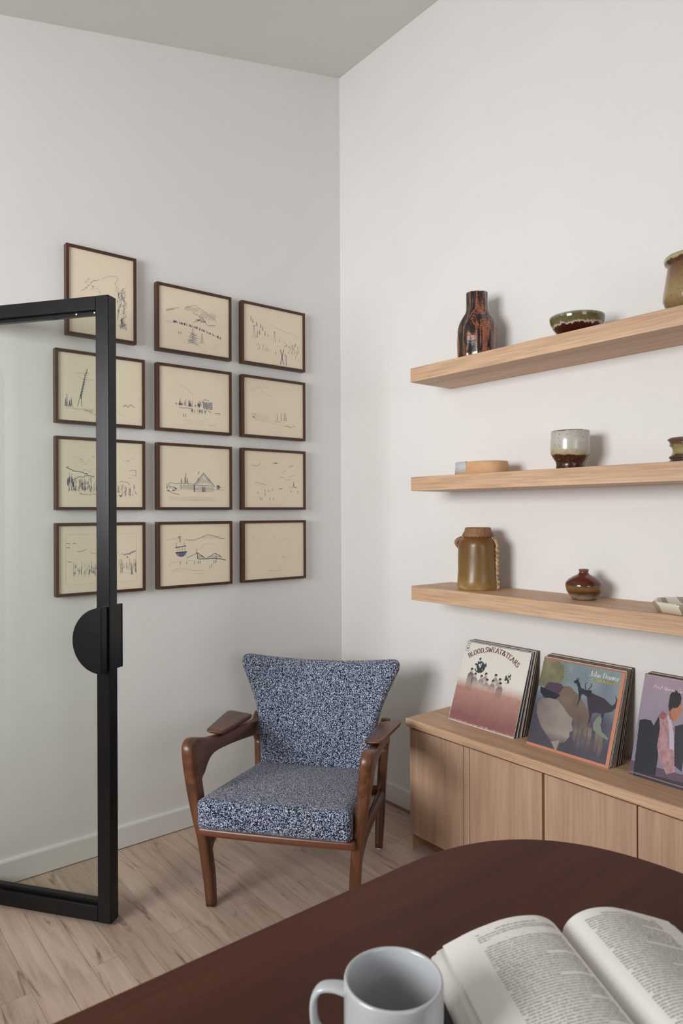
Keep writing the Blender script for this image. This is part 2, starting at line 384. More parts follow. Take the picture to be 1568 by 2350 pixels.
# local x: from the free edge towards the hinge; local y: -> check side; the face towards the table is at y=0, thickness runs to the far side
nloc = Matrix.Rotation(-ang, 3, 'Z') @ Vector((.5855, -.8107, 0))
sg = 1 if nloc.y > 0 else -1      # local y sign of the near face normal
DW, T, Z0, Z1, SW = .652, .045, .010, 2.065, .049
def dbox(name, x0, x1, d0, d1, z0, z1, m, parent, **k):   # d = depth behind the near face
    y0, y1 = sorted((-sg*d0, -sg*d1)); return box(name, x0, x1, y0, y1, z0, z1, m, parent, **k)
dbox('stile', 0, SW, 0, T, Z0, Z1, M_black, door, bevel=.003)
dbox('stile', DW-SW, DW, 0, T, Z0, Z1, M_black, door, bevel=.003)
dbox('top_rail', SW, DW-SW, 0.0006, T-.0006, Z1-.046, Z1, M_black, door, bevel=.003)
dbox('bottom_rail', SW, DW-SW, 0.0006, T-.0006, Z0, Z0+.052, M_black, door, bevel=.003)
dbox('glazing_bead', SW, SW+.009, .014, .034, Z0+.052, Z1-.046, M_black, door, bevel=.0015)
dbox('glazing_bead', DW-SW-.009, DW-SW, .014, .034, Z0+.052, Z1-.046, M_black, door, bevel=.0015)
dbox('glazing_bead', SW+.009, DW-SW-.009, .014, .034, Z1-.058, Z1-.046, M_black, door, bevel=.0015)
dbox('glazing_bead', SW+.009, DW-SW-.009, .014, .034, Z0+.052, Z0+.066, M_black, door, bevel=.0015)
dbox('glass_pane', SW+.009, DW-SW-.009, .022, .027, Z0+.066, Z1-.058, M_glass, door)
HZ, HR = .940, .107
def dplate(d0, d1, r, name, parent, x0=.005):
    pts = [(x0 + r*math.sin(a), HZ + r*math.cos(a)) for a in np.linspace(0, math.pi, 49)]
    y0, y1 = sorted((-sg*d0, -sg*d1)); b = MB(); b.prism(pts, y0, y1, ax=1); return b.build(name, M_black, parent, bevel=.0025)
hp = empty('half_round_pull', (0, 0, 0)); hp.parent = door
dplate(-.040, -.033, HR, 'pull_plate', hp)
dbox('mounting_bar', .006, .030, -.033, 0, HZ-HR+.001, HZ+HR-.001, M_black, hp, bevel=.002)
hp2 = empty('half_round_pull', (0, 0, 0)); hp2.parent = door
dplate(T+.033, T+.040, HR, 'pull_plate', hp2)
dbox('mounting_bar', .006, .030, T, T+.033, HZ-HR+.001, HZ+HR-.001, M_black, hp2, bevel=.002)
for x, z in ((.13, Z1-.052), (SW+.012, Z1-.052)):
    b = MB(); b.rings([[(x+.0028*math.cos(a), sg*-.0135 + 0, z+.0028*math.sin(a)) for a in np.linspace(0, 6.283, 13)[:-1]], [(x+.0028*math.cos(a), sg*-.0125, z+.0028*math.sin(a)) for a in np.linspace(0, 6.283, 13)[:-1]]])
    b.build('screw', M_white, door)

# ------------------------------------------------------------------ strokes (pen drawings, lettering) as thin ribbons
def ribbons(name, strokes, P, m, parent, layer=0):
    """strokes: list of (points2d, width, colour); P(u,v)->3D local point"""
    V = []; F = []; C = []
    for pts, wd, c in strokes:
        pts = [np.array(q, float) for q in pts]
        for i in range(len(pts) - 1):
            a, bq = pts[i], pts[i+1]; d = bq - a; l = np.linalg.norm(d)
            if l < 1e-6: continue
            d /= l; nrm = np.array([-d[1], d[0]]) * wd / 2; e = d * wd * .3
            n0 = len(V)
            for q in (a - e - nrm, bq + e - nrm, bq + e + nrm, a - e + nrm): V.append(P(*q))
            F.append((n0, n0+1, n0+2, n0+3)); C += [c]*4
    me = bpy.data.meshes.new(name); me.from_pydata([tuple(v) for v in V], [], F); me.update()
    at = me.color_attributes.new('print', 'FLOAT_COLOR', 'POINT')
    at.data.foreach_set('color', np.array([(*c, 1) for c in C], dtype=np.float32).ravel())
    return link(name, me, m, parent)

# ------------------------------------------------------------------ the twelve pictures on the left wall
INK = [s2l(92, 98, 128), s2l(122, 126, 148), s2l(156, 156, 162), s2l(186, 180, 172)]
def jag(p0, p1, n, amp, R):
    return [(p0[0] + (p1[0]-p0[0])*i/n, p0[1] + (p1[1]-p0[1])*i/n + R.uniform(-amp, amp)) for i in range(n+1)]
def path(S, pts, w=.0013, c=1, jit=.004, R=rnd, n=4):
    out = []
    for a, bb in zip(pts[:-1], pts[1:]):
        out += jag(a, bb, n, jit, R)[:-1]
    out.append(pts[-1]); S.append((out, w, INK[c]))
def pine(S, x, y0, y1, w, c=1, R=rnd, k=6):
    S.append(([(x, y0), (x, y1)], .001, INK[c]))
    for i in range(k):
        t = (i + .5) / k; yy = y0 + (y1 - y0) * t; ww = w * t
        S.append(([(x - ww, yy + .02*t), (x, yy - .01), (x + ww, yy + .022*t)], .0013, INK[c]))
def forest(S, x0, x1, y0, y1, n, c=1, R=rnd, h=.1):
    for i in range(n):
        x = R.uniform(x0, x1); y = R.uniform(y0, y1); hh = h * R.uniform(.4, 1)
        S.append(([(x, y - hh), (x + R.uniform(-.004, .004), y)], R.uniform(.0008, .0018), INK[min(3, c + R.choice((0, 0, 1, 1)))]))
        if R.random() < .5: S.append(([(x - .008, y - hh*.25), (x, y - hh*.5), (x + .008, y - hh*.2)], .001, INK[min(3, c+1)]))
def hatch(S, x0, x1, y0, y1, n, c=1, R=rnd, slant=.3, w=.001):
    for i in range(n):
        x = x0 + (x1 - x0) * i / max(1, n-1); a = R.uniform(0, .3)*(y1-y0); S.append(([(x + slant*(y1-y0)*.3, y0 + a), (x - slant*(y1-y0)*.3, y1 - a)], w, INK[c]))
def figures(S, pts, c=0, h=.03):
    for x, y in pts:
        S.append(([(x, y - h), (x, y)], .0022, INK[c])); S.append(([(x - .008, y), (x + .01, y + .002)], .0008, INK[c+1]))
def scribble(S, x, y, w, h, n, c=1, R=rnd):
    S.append(([(x + R.uniform(-w, w), y + R.uniform(-h, h)) for _ in range(n)], .0011, INK[c]))
def d_peak(S, R):
    path(S, [(.18, .50), (.27, .44), (.36, .36), (.46, .31)], .0012, 2, .012)
    path(S, [(.5, .30), (.58, .255), (.66, .245), (.73, .235), (.75, .27), (.70, .33), (.74, .36), (.70, .43)], .0012, 3, .008)
    for i in range(22): scribble(S, R.uniform(.25, .46), R.uniform(.33, .47), .015, .012, 3, 3)
    for i in range(40):
        y = R.uniform(.40, .88); S.append(([(.80 + R.uniform(-.04, .07), y), (.80 + R.uniform(-.02, .09), y - .05)], .0012, INK[2]))
    forest(S, .74, .9, .45, .9, 40, 2, R, .09)
def d_alpine(S, R):
    S.append(([(.10, .37), (.28, .30)], .0025, INK[2])); S.append(([(.10, .39), (.2, .345)], .003, INK[2]))
    path(S, [(.35, .30), (.42, .24), (.50, .22), (.58, .25), (.68, .31), (.78, .37), (.82, .43)], .0014, 2, .012)
    hatch(S, .36, .55, .24, .33, 18, 3, R); hatch(S, .58, .8, .28, .42, 22, 3, R)
    path(S, [(.47, .33), (.56, .38), (.62, .41), (.66, .47)], .0018, 1, .01)
    for i in range(12): scribble(S, .57 + R.uniform(-.05, .07), .455 + R.uniform(-.03, .02), .03, .012, 4, 1 if i % 3 == 0 else 2)
    path(S, [(.48, .50), (.53, .44), (.6, .425), (.66, .48), (.7, .52)], .0016, 2, .006)
    S.append(([(.70, .505), (.80, .49)], .002, INK[1]))
    for i in range(70):
        t = R.random(); x = .19 + .70*t; y = .545 + .155*t - .03*math.sin(3.1*t)
        S.append(([(x, y - R.uniform(.008, .034)), (x + R.uniform(-.006, .006), y + .008)], R.uniform(.0016, .003), INK[R.choice((0, 1, 1, 2))]))
    path(S, [(.08, .56), (.2, .56)], .001, 2, .01)
    pine(S, .47, .60, .86, .085, 1, R, 8); pine(S, .60, .66, .82, .04, 2, R, 6)
    for i in range(14): S.append(([(R.uniform(.39, .46), .68+i*.012), (R.uniform(.49, .56), .69+i*.012)], .0012, INK[2]))
    figures(S, [(.27, .72), (.30, .72)], 0)
    for i in range(10): x = R.uniform(.1, .8); y = R.uniform(.7, .9); S.append(([(x, y), (x + .1, y + .01)], .0007, INK[3]))
def d_skilift(S, R):
    for x, y, h in ((.17, .36, .22), (.51, .40, .18)):
        S.append(([(x - .02, y), (x + .02, y)], .0018, INK[1])); S.append(([(x, y), (x - .02, y + h)], .0012, INK[1])); S.append(([(x, y), (x + .025, y + h)], .0012, INK[1]))
    for x, y in ((.12, .2), (.15, .24), (.21, .28), (.28, .3), (.31, .34), (.26, .42), (.35, .42), (.22, .48)): pine(S, x, y, y+.07, .014, 1, R, 3)
    figures(S, [(.40, .50), (.23, .47), (.59, .55)], 1)
    S.append(([(.61, .70), (.665, .965)], .005, INK[1])); S.append(([(.665, .69), (.61, .965)], .005, INK[1]))
    S.append(([(.69, .77), (.705, .80), (.71, .97)], .004, INK[1])); S.append(([(.53, .74), (.53, .81)], .003, INK[2]))
    for i in range(16): x = R.uniform(.2, .42); y = R.uniform(.62, .75); S.append(([(x, y), (x, y + .045)], .0012, INK[2]))
    path(S, [(.5, .32), (.6, .33), (.72, .38), (.8, .36), (.92, .45)], .0009, 3, .01)
    forest(S, .68, .92, .55, .75, 34, 2, R, .06); forest(S, .78, .93, .72, .9, 14, 3, R, .05)
    S.append(([(.46, .99), (.62, .985)], .0008, INK[3]))
def d_tower(S, R):
    S.append(([(.335, .21), (.30, .36)], .0035, INK[1])); S.append(([(.30, .36), (.255, .62)], .005, INK[1])); S.append(([(.30, .40), (.26, .66)], .003, INK[2]))
    S.append(([(.26, .60), (.22, .78)], .003, INK[2])); S.append(([(.26, .62), (.27, .78)], .003, INK[2]))
    for i in range(12): y = .26 + i*.035; x = .325 - (y-.26)*.19; S.append(([(x-.012, y), (x+.016, y+.012)], .0015, INK[1]))
    S.append(([(.20, .29), (.36, .27)], .0009, INK[2])); S.append(([(.22, .33), (.30, .37), (.42, .37)], .0009, INK[2])); scribble(S, .30, .31, .012, .02, 5, 1)
    for x, h in ((.10, .17), (.085, .1), (.15, .12), (.13, .08)): pine(S, x, .78-h, .79, .016, 0, R, 5)
    path(S, [(.09, .815), (.2, .825), (.30, .82), (.40, .87), (.52, .93)], .0014, 2, .006)
    hatch(S, .3, .4, .80, .86, 12, 3, R)
    path(S, [(.76, .735), (.79, .70), (.83, .72), (.86, .685), (.91, .71)], .0018, 1, .012); path(S, [(.68, .78), (.72, .83), (.78, .88)], .0009, 3, .006)
def d_village(S, R):
    path(S, [(.28, .27), (.36, .31), (.43, .37), (.48, .42)], .0010, 3, .006)
    S.append(([(.27, .645), (.46, .645)], .0020, INK[1])); S.append(([(.54, .648), (.62, .65)], .0015, INK[2]))
    for i in range(24): x = R.uniform(.22, .58); pine(S, x, R.uniform(.49, .58), R.uniform(.58, .62), .012, 2, R, 3)
    path(S, [(.60, .53), (.635, .47), (.70, .485)], .002, 1, .004)
    for i in range(14): S.append(([(.615 + i*.010, .515 + R.uniform(-.01, .02)), (.615 + i*.010, .64 + R.uniform(-.03, .01))], .0018, INK[R.choice((1, 1, 2))]))
    for i in range(4): S.append(([(.61, .53 + i*.03), (.75, .52 + i*.035)], .0012, INK[1]))
    for i in range(18): x = R.uniform(.44, .66); S.append(([(x, .66), (x, .66 + R.uniform(.02, .06))], .002, INK[1]))
    scribble(S, .54, .72, .02, .004, 6, 0); path(S, [(.68, .66), (.73, .685)], .002, 1, .006)
    for i in range(7): scribble(S, .81 + R.uniform(-.03, .05), .695, .03, .012, 3, 1)
    figures(S, [(.33, .79), (.36, .79)], 0, .045)
    for i in range(8): x = R.uniform(.12, .7); y = R.uniform(.8, .95); S.append(([(x, y), (x + .12, y + .004)], .0007, INK[3]))
def d_meadow(S, R):
    path(S, [(.10, .22), (.2, .17), (.34, .13), (.40, .14)], .0009, 3, .01); path(S, [(.28, .2), (.36, .24), (.45, .29)], .0009, 3, .01)
    for i in range(4): scribble(S, .14 + R.uniform(-.03, .04), .68 + R.uniform(-.04, .03), .03, .03, 4, 2)
    for i in range(8): x = .2 + i*.03; S.append(([(x, .62), (x, .74)], .0008, INK[3]))
    for x in (.55, .62, .67, .70): pine(S, x, .55 + R.uniform(0, .04), .70, .014, 2, R, 4)
    S.append(([(.50, .725), (.62, .735)], .002, INK[2])); path(S, [(.68, .80), (.75, .80), (.80, .81)], .0028, 2, .006); figures(S, [(.82, .80), (.85, .79)], 2)
    S.append(([(.4, .915), (.58, .92)], .0008, INK[3])); path(S, [(.1, .72), (.45, .76), (.7, .80)], .0008, 3, .004)
def d_forest(S, R):
    path(S, [(.09, .42), (.14, .44), (.18, .47), (.27, .48), (.32, .50), (.34, .53), (.41, .54)], .0028, 0, .008)
    S.append(([(.09, .41), (.12, .40)], .002, INK[1])); path(S, [(.16, .60), (.23, .56), (.33, .53)], .0022, 1, .012)
    forest(S, .10, .45, .62, .78, 80, 1, R, .10); forest(S, .10, .16, .6, .74, 16, 0, R, .12)
    forest(S, .45, .93, .70, .84, 60, 1, R, .08)
    for i in range(5): S.append(([(.24+i*.05, .80 + R.uniform(-.01, .02)), (.28+i*.05, .81)], .003, INK[R.choice((0, 1, 2))]))
    for i in range(26): scribble(S, R.uniform(.14, .92), R.uniform(.24, .55), .02, .008, 3, R.choice((2, 3, 3)))
    path(S, [(.71, .61), (.76, .60), (.82, .62), (.84, .66)], .0016, 2, .006); path(S, [(.84, .42), (.92, .425), (.92, .5)], .0014, 2, .01)
    for i in range(5): scribble(S, R.uniform(.7, .75), .83, .02, .014, 3, 0)
def d_chapel(S, R):
    S.append(([(.48, .625), (.615, .43), (.77, .63)], .0035, INK[1])); S.append(([(.50, .63), (.615, .46), (.75, .63)], .0015, INK[1]))
    hatch(S, .53, .70, .50, .62, 16, 2, R, 0); hatch(S, .49, .76, .645, .74, 26, 2, R, 0, .0013)
    S.append(([(.48, .635), (.78, .64)], .002, INK[1])); S.append(([(.48, .745), (.76, .74)], .0012, INK[2]))
    S.append(([(.605, .67), (.605, .74)], .006, INK[0])); S.append(([(.63, .67), (.63, .74)], .004, INK[1])); S.append(([(.48, .64), (.48, .74)], .006, INK[1]))
    scribble(S, .545, .42, .01, .03, 5, 2)
    for x, h in ((.36, .17), (.30, .07), (.385, .08), (.35, .10)): pine(S, x, .60-h, .60, .016, 2, R, 5)
    S.append(([(.24, .61), (.48, .61)], .0016, INK[1])); hatch(S, .28, .48, .62, .72, 18, 2, R, 0, .0013)
    for i in range(16): scribble(S, .18 + R.uniform(-.07, .07), .69 + R.uniform(-.03, .045) , .02, .016, 4, 0 if i % 2 else 1)
    S.append(([(.10, .61), (.10, .70), (.14, .60), (.24, .62)], .0018, INK[1])); path(S, [(.10, .72), (.2, .78), (.27, .80)], .002, 1, .006)
    S.append(([(.81, .64), (.86, .64)], .002, INK[1])); hatch(S, .815, .855, .62, .70, 6, 1, R, 0, .002); S.append(([(.76, .70), (.92, .705)], .0016, INK[2])); S.append(([(.78, .655), (.92, .665)], .0009, INK[2]))
    for i in range(6): S.append(([(.12, .83+i*.012), (.8, .835+i*.012)], .0005, INK[3]))
    S.append(([(.43, .88), (.58, .882)], .0010, INK[3]))
def d_slope(S, R):
    scribble(S, .52, .20, .04, .008, 7, 1); scribble(S, .51, .20, .04, .008, 7, 1); path(S, [(.12, .25), (.2, .27), (.26, .22)], .0018, 2, .01)
    for i in range(6): S.append(([(.74+i*.015, .28 - i*.006), (.775+i*.013, .22)], .0008, INK[2]))
    path(S, [(.63, .38), (.70, .32)], .0012, 2, .006); path(S, [(.58, .44), (.68, .46)], .0014, 2, .004); path(S, [(.74, .44), (.84, .41)], .0014, 2, .004); path(S, [(.68, .50), (.78, .48)], .0012, 2, .004)
    path(S, [(.17, .56), (.28, .575), (.36, .60)], .0014, 2, .004)
    pine(S, .83, .52, .62, .02, 0, R, 4); S.append(([(.84, .63), (.89, .635)], .003, INK[1])); S.append(([(.74, .635), (.84, .64)], .0008, INK[2]))
    for x, y in ((.34, .72), (.34, .78), (.40, .72), (.46, .70), (.26, .86), (.29, .87), (.42, .87), (.48, .87), (.22, .76), (.78, .72), (.90, .73)): figures(S, [(x, y)], 1, .035)
    for i in range(4): scribble(S, .60 + R.uniform(-.04, .04), .665, .03, .012, 4, 2)
    S.append(([(.42, .95), (.58, .952)], .0008, INK[3]))
def d_faint(S, R):
    S.append(([(.08, .13), (.92, .13), (.92, .88), (.08, .88), (.08, .13)], .0007, INK[3]))
    for x, y in ((.11, .26), (.18, .26), (.11, .32)): S.append(([(x-.02, y), (x + .015, y + .003)], .0026, INK[1]))
    path(S, [(.21, .39), (.27, .38), (.31, .36)], .0016, 2, .006); path(S, [(.36, .41), (.45, .43), (.55, .40), (.7, .43)], .0014, 2, .01); S.append(([(.10, .53), (.15, .54)], .0022, INK[1]))
    forest(S, .14, .45, .62, .78, 34, 3, R, .1); forest(S, .33, .42, .62, .76, 10, 2, R, .1)
    for i in range(9): S.append(([(.82 + i*.010, .46 - i*.004), (.85 + i*.009, .425 - i*.004)], .0009, INK[1]))
    path(S, [(.76, .455), (.84, .455)], .0030, 0, .008); path(S, [(.70, .46), (.76, .44)], .0012, 2, .01); scribble(S, .80, .50, .02, .02, 5, 1)
    pine(S, .865, .60, .77, .012, 0, R, 8); forest(S, .70, .92, .62, .76, 26, 2, R, .12); S.append(([(.72, .72), (.88, .77)], .0008, INK[2]))
def d_gondola(S, R):
    path(S, [(.10, .255), (.2, .235), (.25, .23)], .0010, 2, .006); path(S, [(.36, .255), (.45, .27), (.55, .245), (.66, .18), (.77, .20), (.84, .245), (.92, .255)], .0018, 1, .006)
    hatch(S, .60, .86, .20, .25, 20, 3, R); path(S, [(.55, .42), (.62, .35), (.70, .33), (.8, .37)], .0009, 3, .008); path(S, [(.30, .25), (.36, .26)], .001, 3, .006)
    S.append(([(.25, .21), (.285, .205)], .005, INK[1])); S.append(([(.265, .21), (.27, .29)], .0028, INK[1])); S.append(([(.285, .21), (.285, .29)], .0018, INK[2]))
    S.append(([(.215, .38), (.36, .36)], .0050, INK[0])); S.append(([(.225, .30), (.225, .38)], .0015, INK[1])); S.append(([(.335, .29), (.335, .36)], .0015, INK[1]))
    for x in (.24, .27, .31, .345): S.append(([(x, .38), (x, .46)], .0013, INK[1]))
    S.append(([(.215, .465), (.37, .455)], .0055, INK[0]))
    for i in range(14):
        t = i/13; x = .22 + .145*t; dep = .065*math.sin(math.pi*t)**.6 + .004; S.append(([(x, .465), (x, .465 + dep)], .0042, INK[R.choice((0, 1, 0))]))
    path(S, [(.37, .56), (.43, .53), (.51, .48)], .0022, 1, .004); path(S, [(.51, .48), (.57, .52), (.63, .575)], .0030, 0, .004); S.append(([(.51, .41), (.51, .48)], .002, INK[1]))
    S.append(([(.52, .49), (.525, .575)], .004, INK[0])); path(S, [(.525, .585), (.66, .595), (.78, .59), (.86, .605), (.94, .625)], .0038, 0, .004)
    path(S, [(.66, .575), (.72, .54), (.78, .505), (.83, .53), (.88, .58)], .0024, 0, .004); hatch(S, .53, .60, .52, .575, 8, 1, R, 0, .0012); hatch(S, .70, .86, .54, .585, 14, 1, R, 0, .0012)
    S.append(([(.795, .51), (.80, .66)], .0018, INK[1]))
    figures(S, [(.28, .66), (.37, .66), (.48, .67), (.53, .66), (.56, .66), (.76, .67), (.785, .67)], 0, .045); figures(S, [(.70, .76), (.73, .74)], 1, .06)
    S.append(([(.37, .60), (.5, .615)], .001, INK[2]))
    path(S, [(.12, .67), (.2, .62), (.32, .61)], .0009, 3, .004); path(S, [(.16, .76), (.24, .73), (.36, .74), (.47, .78), (.62, .785)], .0011, 2, .003); path(S, [(.14, .81), (.22, .775), (.34, .78)], .0010, 3, .003)
    S.append(([(.47, .83), (.61, .832)], .0010, INK[2]))
def d_blank(S, R):
    for x, y in ((.15, .24), (.23, .33), (.48, .27), (.44, .34), (.47, .70), (.59, .78)): scribble(S, x, y, .012, .012, 4, 3)
    path(S, [(.60, .34), (.66, .31), (.72, .29)], .0010, 3, .01); S.append(([(.62, .625), (.67, .624)], .0018, INK[2])); path(S, [(.75, .66), (.82, .60)], .0009, 3, .01)
    S.append(([(.38, .86), (.62, .863)], .0010, INK[3])); S.append(([(.42, .875), (.6, .877)], .0008, INK[3]))
FD, FW = .030, .0115
COLS = {1: (-1.4065, -1.0525), 2: (-1.0005, -.6475), 3: (-.5945, -.2425)}
ROWS = {1: (2.029, 2.3125), 2: (1.696, 1.978), 3: (1.3645, 1.6455), 4: (1.034, 1.3145)}
G = 'framed ink drawings on the left wall'
pics = [
 ((1, 1), d_peak, 'tall narrow framed sketch of a mountain peak, the only upright picture of the set'),
 ((1, 2), d_alpine, 'framed ink sketch of mountains above a line of trees with two big pines in front'),
 ((1, 3), d_skilift, 'framed ink sketch of crossed skis and ski lift pylons on a slope'),
 ((2, 1), d_tower, 'framed ink sketch of a tall leaning pylon, partly behind the glass door'),
 ((2, 2), d_village, 'framed ink sketch of a small village with one dark hatched building'),
 ((2, 3), d_meadow, 'very pale framed sketch with a few little trees low down, under the crossed skis picture'),
 ((3, 1), d_forest, 'framed ink sketch of a dark ridge over dense forest, partly behind the door'),
 ((3, 2), d_chapel, 'framed ink sketch of a steep gabled house with a train beside it'),
 ((3, 3), d_slope, 'framed ink sketch of clouds and a small dark pine, just above the almost blank picture'),
 ((4, 1), d_faint, 'framed faint landscape sketch inside a thin ruled border, lowest picture behind the door'),
 ((4, 2), d_gondola, 'framed ink sketch of a round gondola hanging beside peaked roofs'),
 ((4, 3), d_blank, 'almost blank cream framed sheet, the lowest picture nearest the corner'),
]
for (r, c), fn, lab in pics:
    y0, y1 = COLS[c]; z0, z1 = ROWS[r]
    if (r, c) == (1, 1): y0, y1, z0, z1 = -1.3645, -1.087, 2.0365, 2.3845
    W, H = y1 - y0, z1 - z0
    e = empty('framed_picture', (0, (y0+y1)/2, z0), 0, lab, 'picture', G)
    for a0, a1, b0, b1, m in ((-W/2, W/2, H-FW, H, M_framey), (-W/2, W/2, 0, FW, M_framey), (-W/2, -W/2+FW, FW, H-FW, M_frame), (W/2-FW, W/2, FW, H-FW, M_frame)):
        pass
    # one mitred frame moulding
    O = [(-W/2, 0), (W/2, 0), (W/2, H), (-W/2, H)]; I = [(-W/2+FW, FW), (W/2-FW, FW), (W/2-FW, H-FW), (-W/2+FW, H-FW)]
    V = [(x, *p) for x in (.0015, FD) for p in O] + [(x, *p) for x in (.0015, FD) for p in I]
    F = []
    for k in range(4):
        j = (k+1) % 4
        F += [(k, j, 4+j, 4+k), (8+k, 12+k, 12+j, 8+j), (4+k, 4+j, 12+j, 12+k), (k, 8+k, 8+j, j)]
    mk('frame', V, F, M_frame, e, bevel=.0008, seg=1)
    pw, ph = W - 2*FW, H - 2*FW
    sh = box('paper_sheet', .010, .0235, -W/2+FW, W/2-FW, FW, H-FW, M_paper, e)
    S = []; fn(S, random.Random(r*10+c))
    sc = ph if ph > 0 else 1
    S2 = [([(u*pw, v*ph) for u, v in pts], wd if wd < .002 else .002+(wd-.002)*.6, cc) for pts, wd, cc in S]
    ribbons('ink_drawing', S2, lambda u, v: (.0238, -W/2+FW+u, H-FW-v), M_ink, sh)

# ------------------------------------------------------------------ shelves
SX0, SX1, SD = .746, 2.95, .240
STOPS = []
for zt, lab in ((1.928, 'topmost oak floating shelf, above the other two'), (1.491, 'middle oak floating shelf, between the two others'), (1.054, 'lowest oak floating shelf, closest to the record sleeves')):
    o = box('floating_shelf', 0, SX1-SX0, -SD, -.0005, -.056, 0, M_oakx, bevel=.0012, seg=1)
    o.location = (SX0, 0, zt); tag(o, lab, 'shelf', 'floating shelves on the right wall')

# ------------------------------------------------------------------ cabinet
ZC = .526
cab = empty('sideboard_cabinet', (.745, 0, 0), 0, 'long low oak cabinet under the shelves with flat handleless doors', 'cabinet')
L = 2.2
b = MB(); b.box(0, .012, -.25, -.001, 0, .488); b.box(.012, L, -.232, -.001, .062, .488)
b.build('carcass', M_oakz, cab)
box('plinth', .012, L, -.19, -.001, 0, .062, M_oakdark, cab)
xs = [(.012, .2785), (.2805, .3085), (.3105, .6195), (.6295, .9465), (.9505, 1.265), (1.275, 1.59), (1.594, 1.9), (1.91, 2.198)]
for i, (a, c) in enumerate(xs):
    nm = 'filler_strip' if i == 1 else 'door'
    box(nm, a, c, -.25, -.2325, .064, .4835, M_oakz, cab, bevel=.001, seg=1)
b = MB(); b.box(-.009, L + .01, -.268, -.001, .4935, ZC)
b.build('cabinet_top', M_oakx, cab, bevel=.004, seg=2)
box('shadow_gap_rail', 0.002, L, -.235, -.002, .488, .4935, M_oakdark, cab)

# ------------------------------------------------------------------ lettering with a broad-nib pen
def arc(cx, cy, rx, ry, a0, a1, n=10): return [(cx + rx*math.cos(math.radians(a)), cy + ry*math.sin(math.radians(a))) for a in np.linspace(a0, a1, n)]
GL = {}
GL['B'] = (.62, [[(.14,0),(.14,1)], [(.14,1)]+arc(.32,.76,.22,.24,90,-90), arc(.32,.26,.26,.26,90,-90)+[(.14,0)], [(.14,.5),(.32,.51)]], [(.14,0),(.14,1)])
GL['L'] = (.56, [[(.14,1),(.14,0),(.52,0),(.52,.2)]], [(.14,0),(.14,1)])
GL['O'] = (.72, [arc(.36,.5,.28,.5,0,360,24)], [])
GL['D'] = (.70, [[(.14,0),(.14,1)], [(.14,1)]+arc(.28,.5,.34,.5,90,-90,16)+[(.14,0)]], [(.14,0),(.14,1)])
GL['S'] = (.54, [arc(.27,.76,.19,.24,20,270,14)+arc(.27,.26,.21,.26,90,-160,14)], [])
GL['W'] = (.95, [[(.06,1),(.27,0),(.47,.8),(.68,0),(.89,1)]], [(.06,1),(.89,1)])
GL['E'] = (.60, [[(.14,0),(.14,1),(.50,1),(.50,.84)], [(.14,0),(.54,0),(.54,.18)], [(.14,.51),(.40,.51)]], [(.14,0),(.14,1)])
GL['A'] = (.74, [[(.08,0),(.36,1),(.65,0)], [(.19,.34),(.54,.34)]], [(.08,0),(.65,0)])
GL['T'] = (.64, [[(.32,0),(.32,1)], [(.05,.82),(.05,1),(.59,1),(.59,.82)]], [(.32,0)])
GL['R'] = (.70, [[(.14,0),(.14,1)], [(.14,1)]+arc(.32,.75,.22,.25,90,-90)+[(.14,.5)], [(.34,.5),(.60,0)]], [(.14,0),(.14,1),(.62,0)])
GL['&'] = (.78, [[(.72,.0),(.24,.66)]+arc(.32,.82,.14,.17,220,-60,10)+[(.16,.42)]+arc(.30,.24,.21,.24,150,330,12)+[(.66,.46)]], [])
GL[','] = (.28, [[(.12,.08),(.12,.0),(.07,-.14)]], [])
GL['.'] = (.28, [[(.10,.06),(.16,.0)]], [])
GL[' '] = (.36, [], [])
GL['J'] = (.50, [[(.32,1),(.32,.2)]+arc(.18,.2,.14,.2,0,-150,8)], [(.32,1)])
GL['o'] = (.54, [arc(.26,.3,.19,.3,0,360,18)], [])
GL['h'] = (.58, [[(.12,0),(.12,1)], arc(.28,.38,.16,.22,170,0,8)+[(.44,0)]], [(.12,0),(.44,0),(.12,1)])
GL['n'] = (.58, [[(.12,0),(.12,.6)], arc(.28,.38,.16,.22,170,0,8)+[(.44,0)]], [(.12,0),(.44,0)])
GL['e'] = (.50, [[(.09,.32),(.42,.34)]+arc(.26,.34,.17,.26,0,180,10)+arc(.27,.28,.18,.28,180,320,8)], [])
GL['v'] = (.52, [[(.06,.6),(.25,0),(.44,.6)]], [(.06,.6),(.44,.6)])
GL['r'] = (.42, [[(.12,0),(.12,.6)], arc(.28,.36,.16,.23,170,50,6)], [(.12,0)])
GL['F'] = (.58, [[(.14,0),(.14,1),(.50,1),(.50,.84)], [(.14,.51),(.40,.51)]], [(.14,0)])
GL['a'] = (.52, [arc(.24,.42,.15,.18,150,0,8)+[(.39,0)], arc(.24,.17,.16,.17,0,360,14)], [(.41,0)])
GL['w'] = (.74, [[(.05,.6),(.20,0),(.35,.5),(.50,0),(.66,.6)]], [(.05,.6),(.66,.6)])
GL['l'] = (.26, [[(.12,0),(.12,1)]], [(.12,0)])
GL['d'] = (.56, [[(.44,0),(.44,1)], arc(.26,.3,.18,.3,0,360,16)], [(.44,1)])
GL['m'] = (.84, [[(.12,0),(.12,.6)], arc(.26,.38,.14,.22,170,0,8)+[(.40,0)], arc(.54,.38,.14,.22,170,0,8)+[(.68,0)]], [(.12,0),(.40,0),(.68,0)])
GL['P'] = (.60, [[(.14,0),(.14,1)], [(.14,1)]+arc(.30,.73,.24,.27,90,-90)+[(.14,.46)]], [(.14,0),(.14,1)])
GL['u'] = (.56, [[(.12,.6),(.12,.2)]+arc(.27,.2,.15,.2,180,360,8)+[(.42,.6)], [(.42,.6),(.42,0)]], [])
GL['i'] = (.26, [[(.12,0),(.12,.6)], [(.11,.78),(.13,.82)]], [(.12,0)])
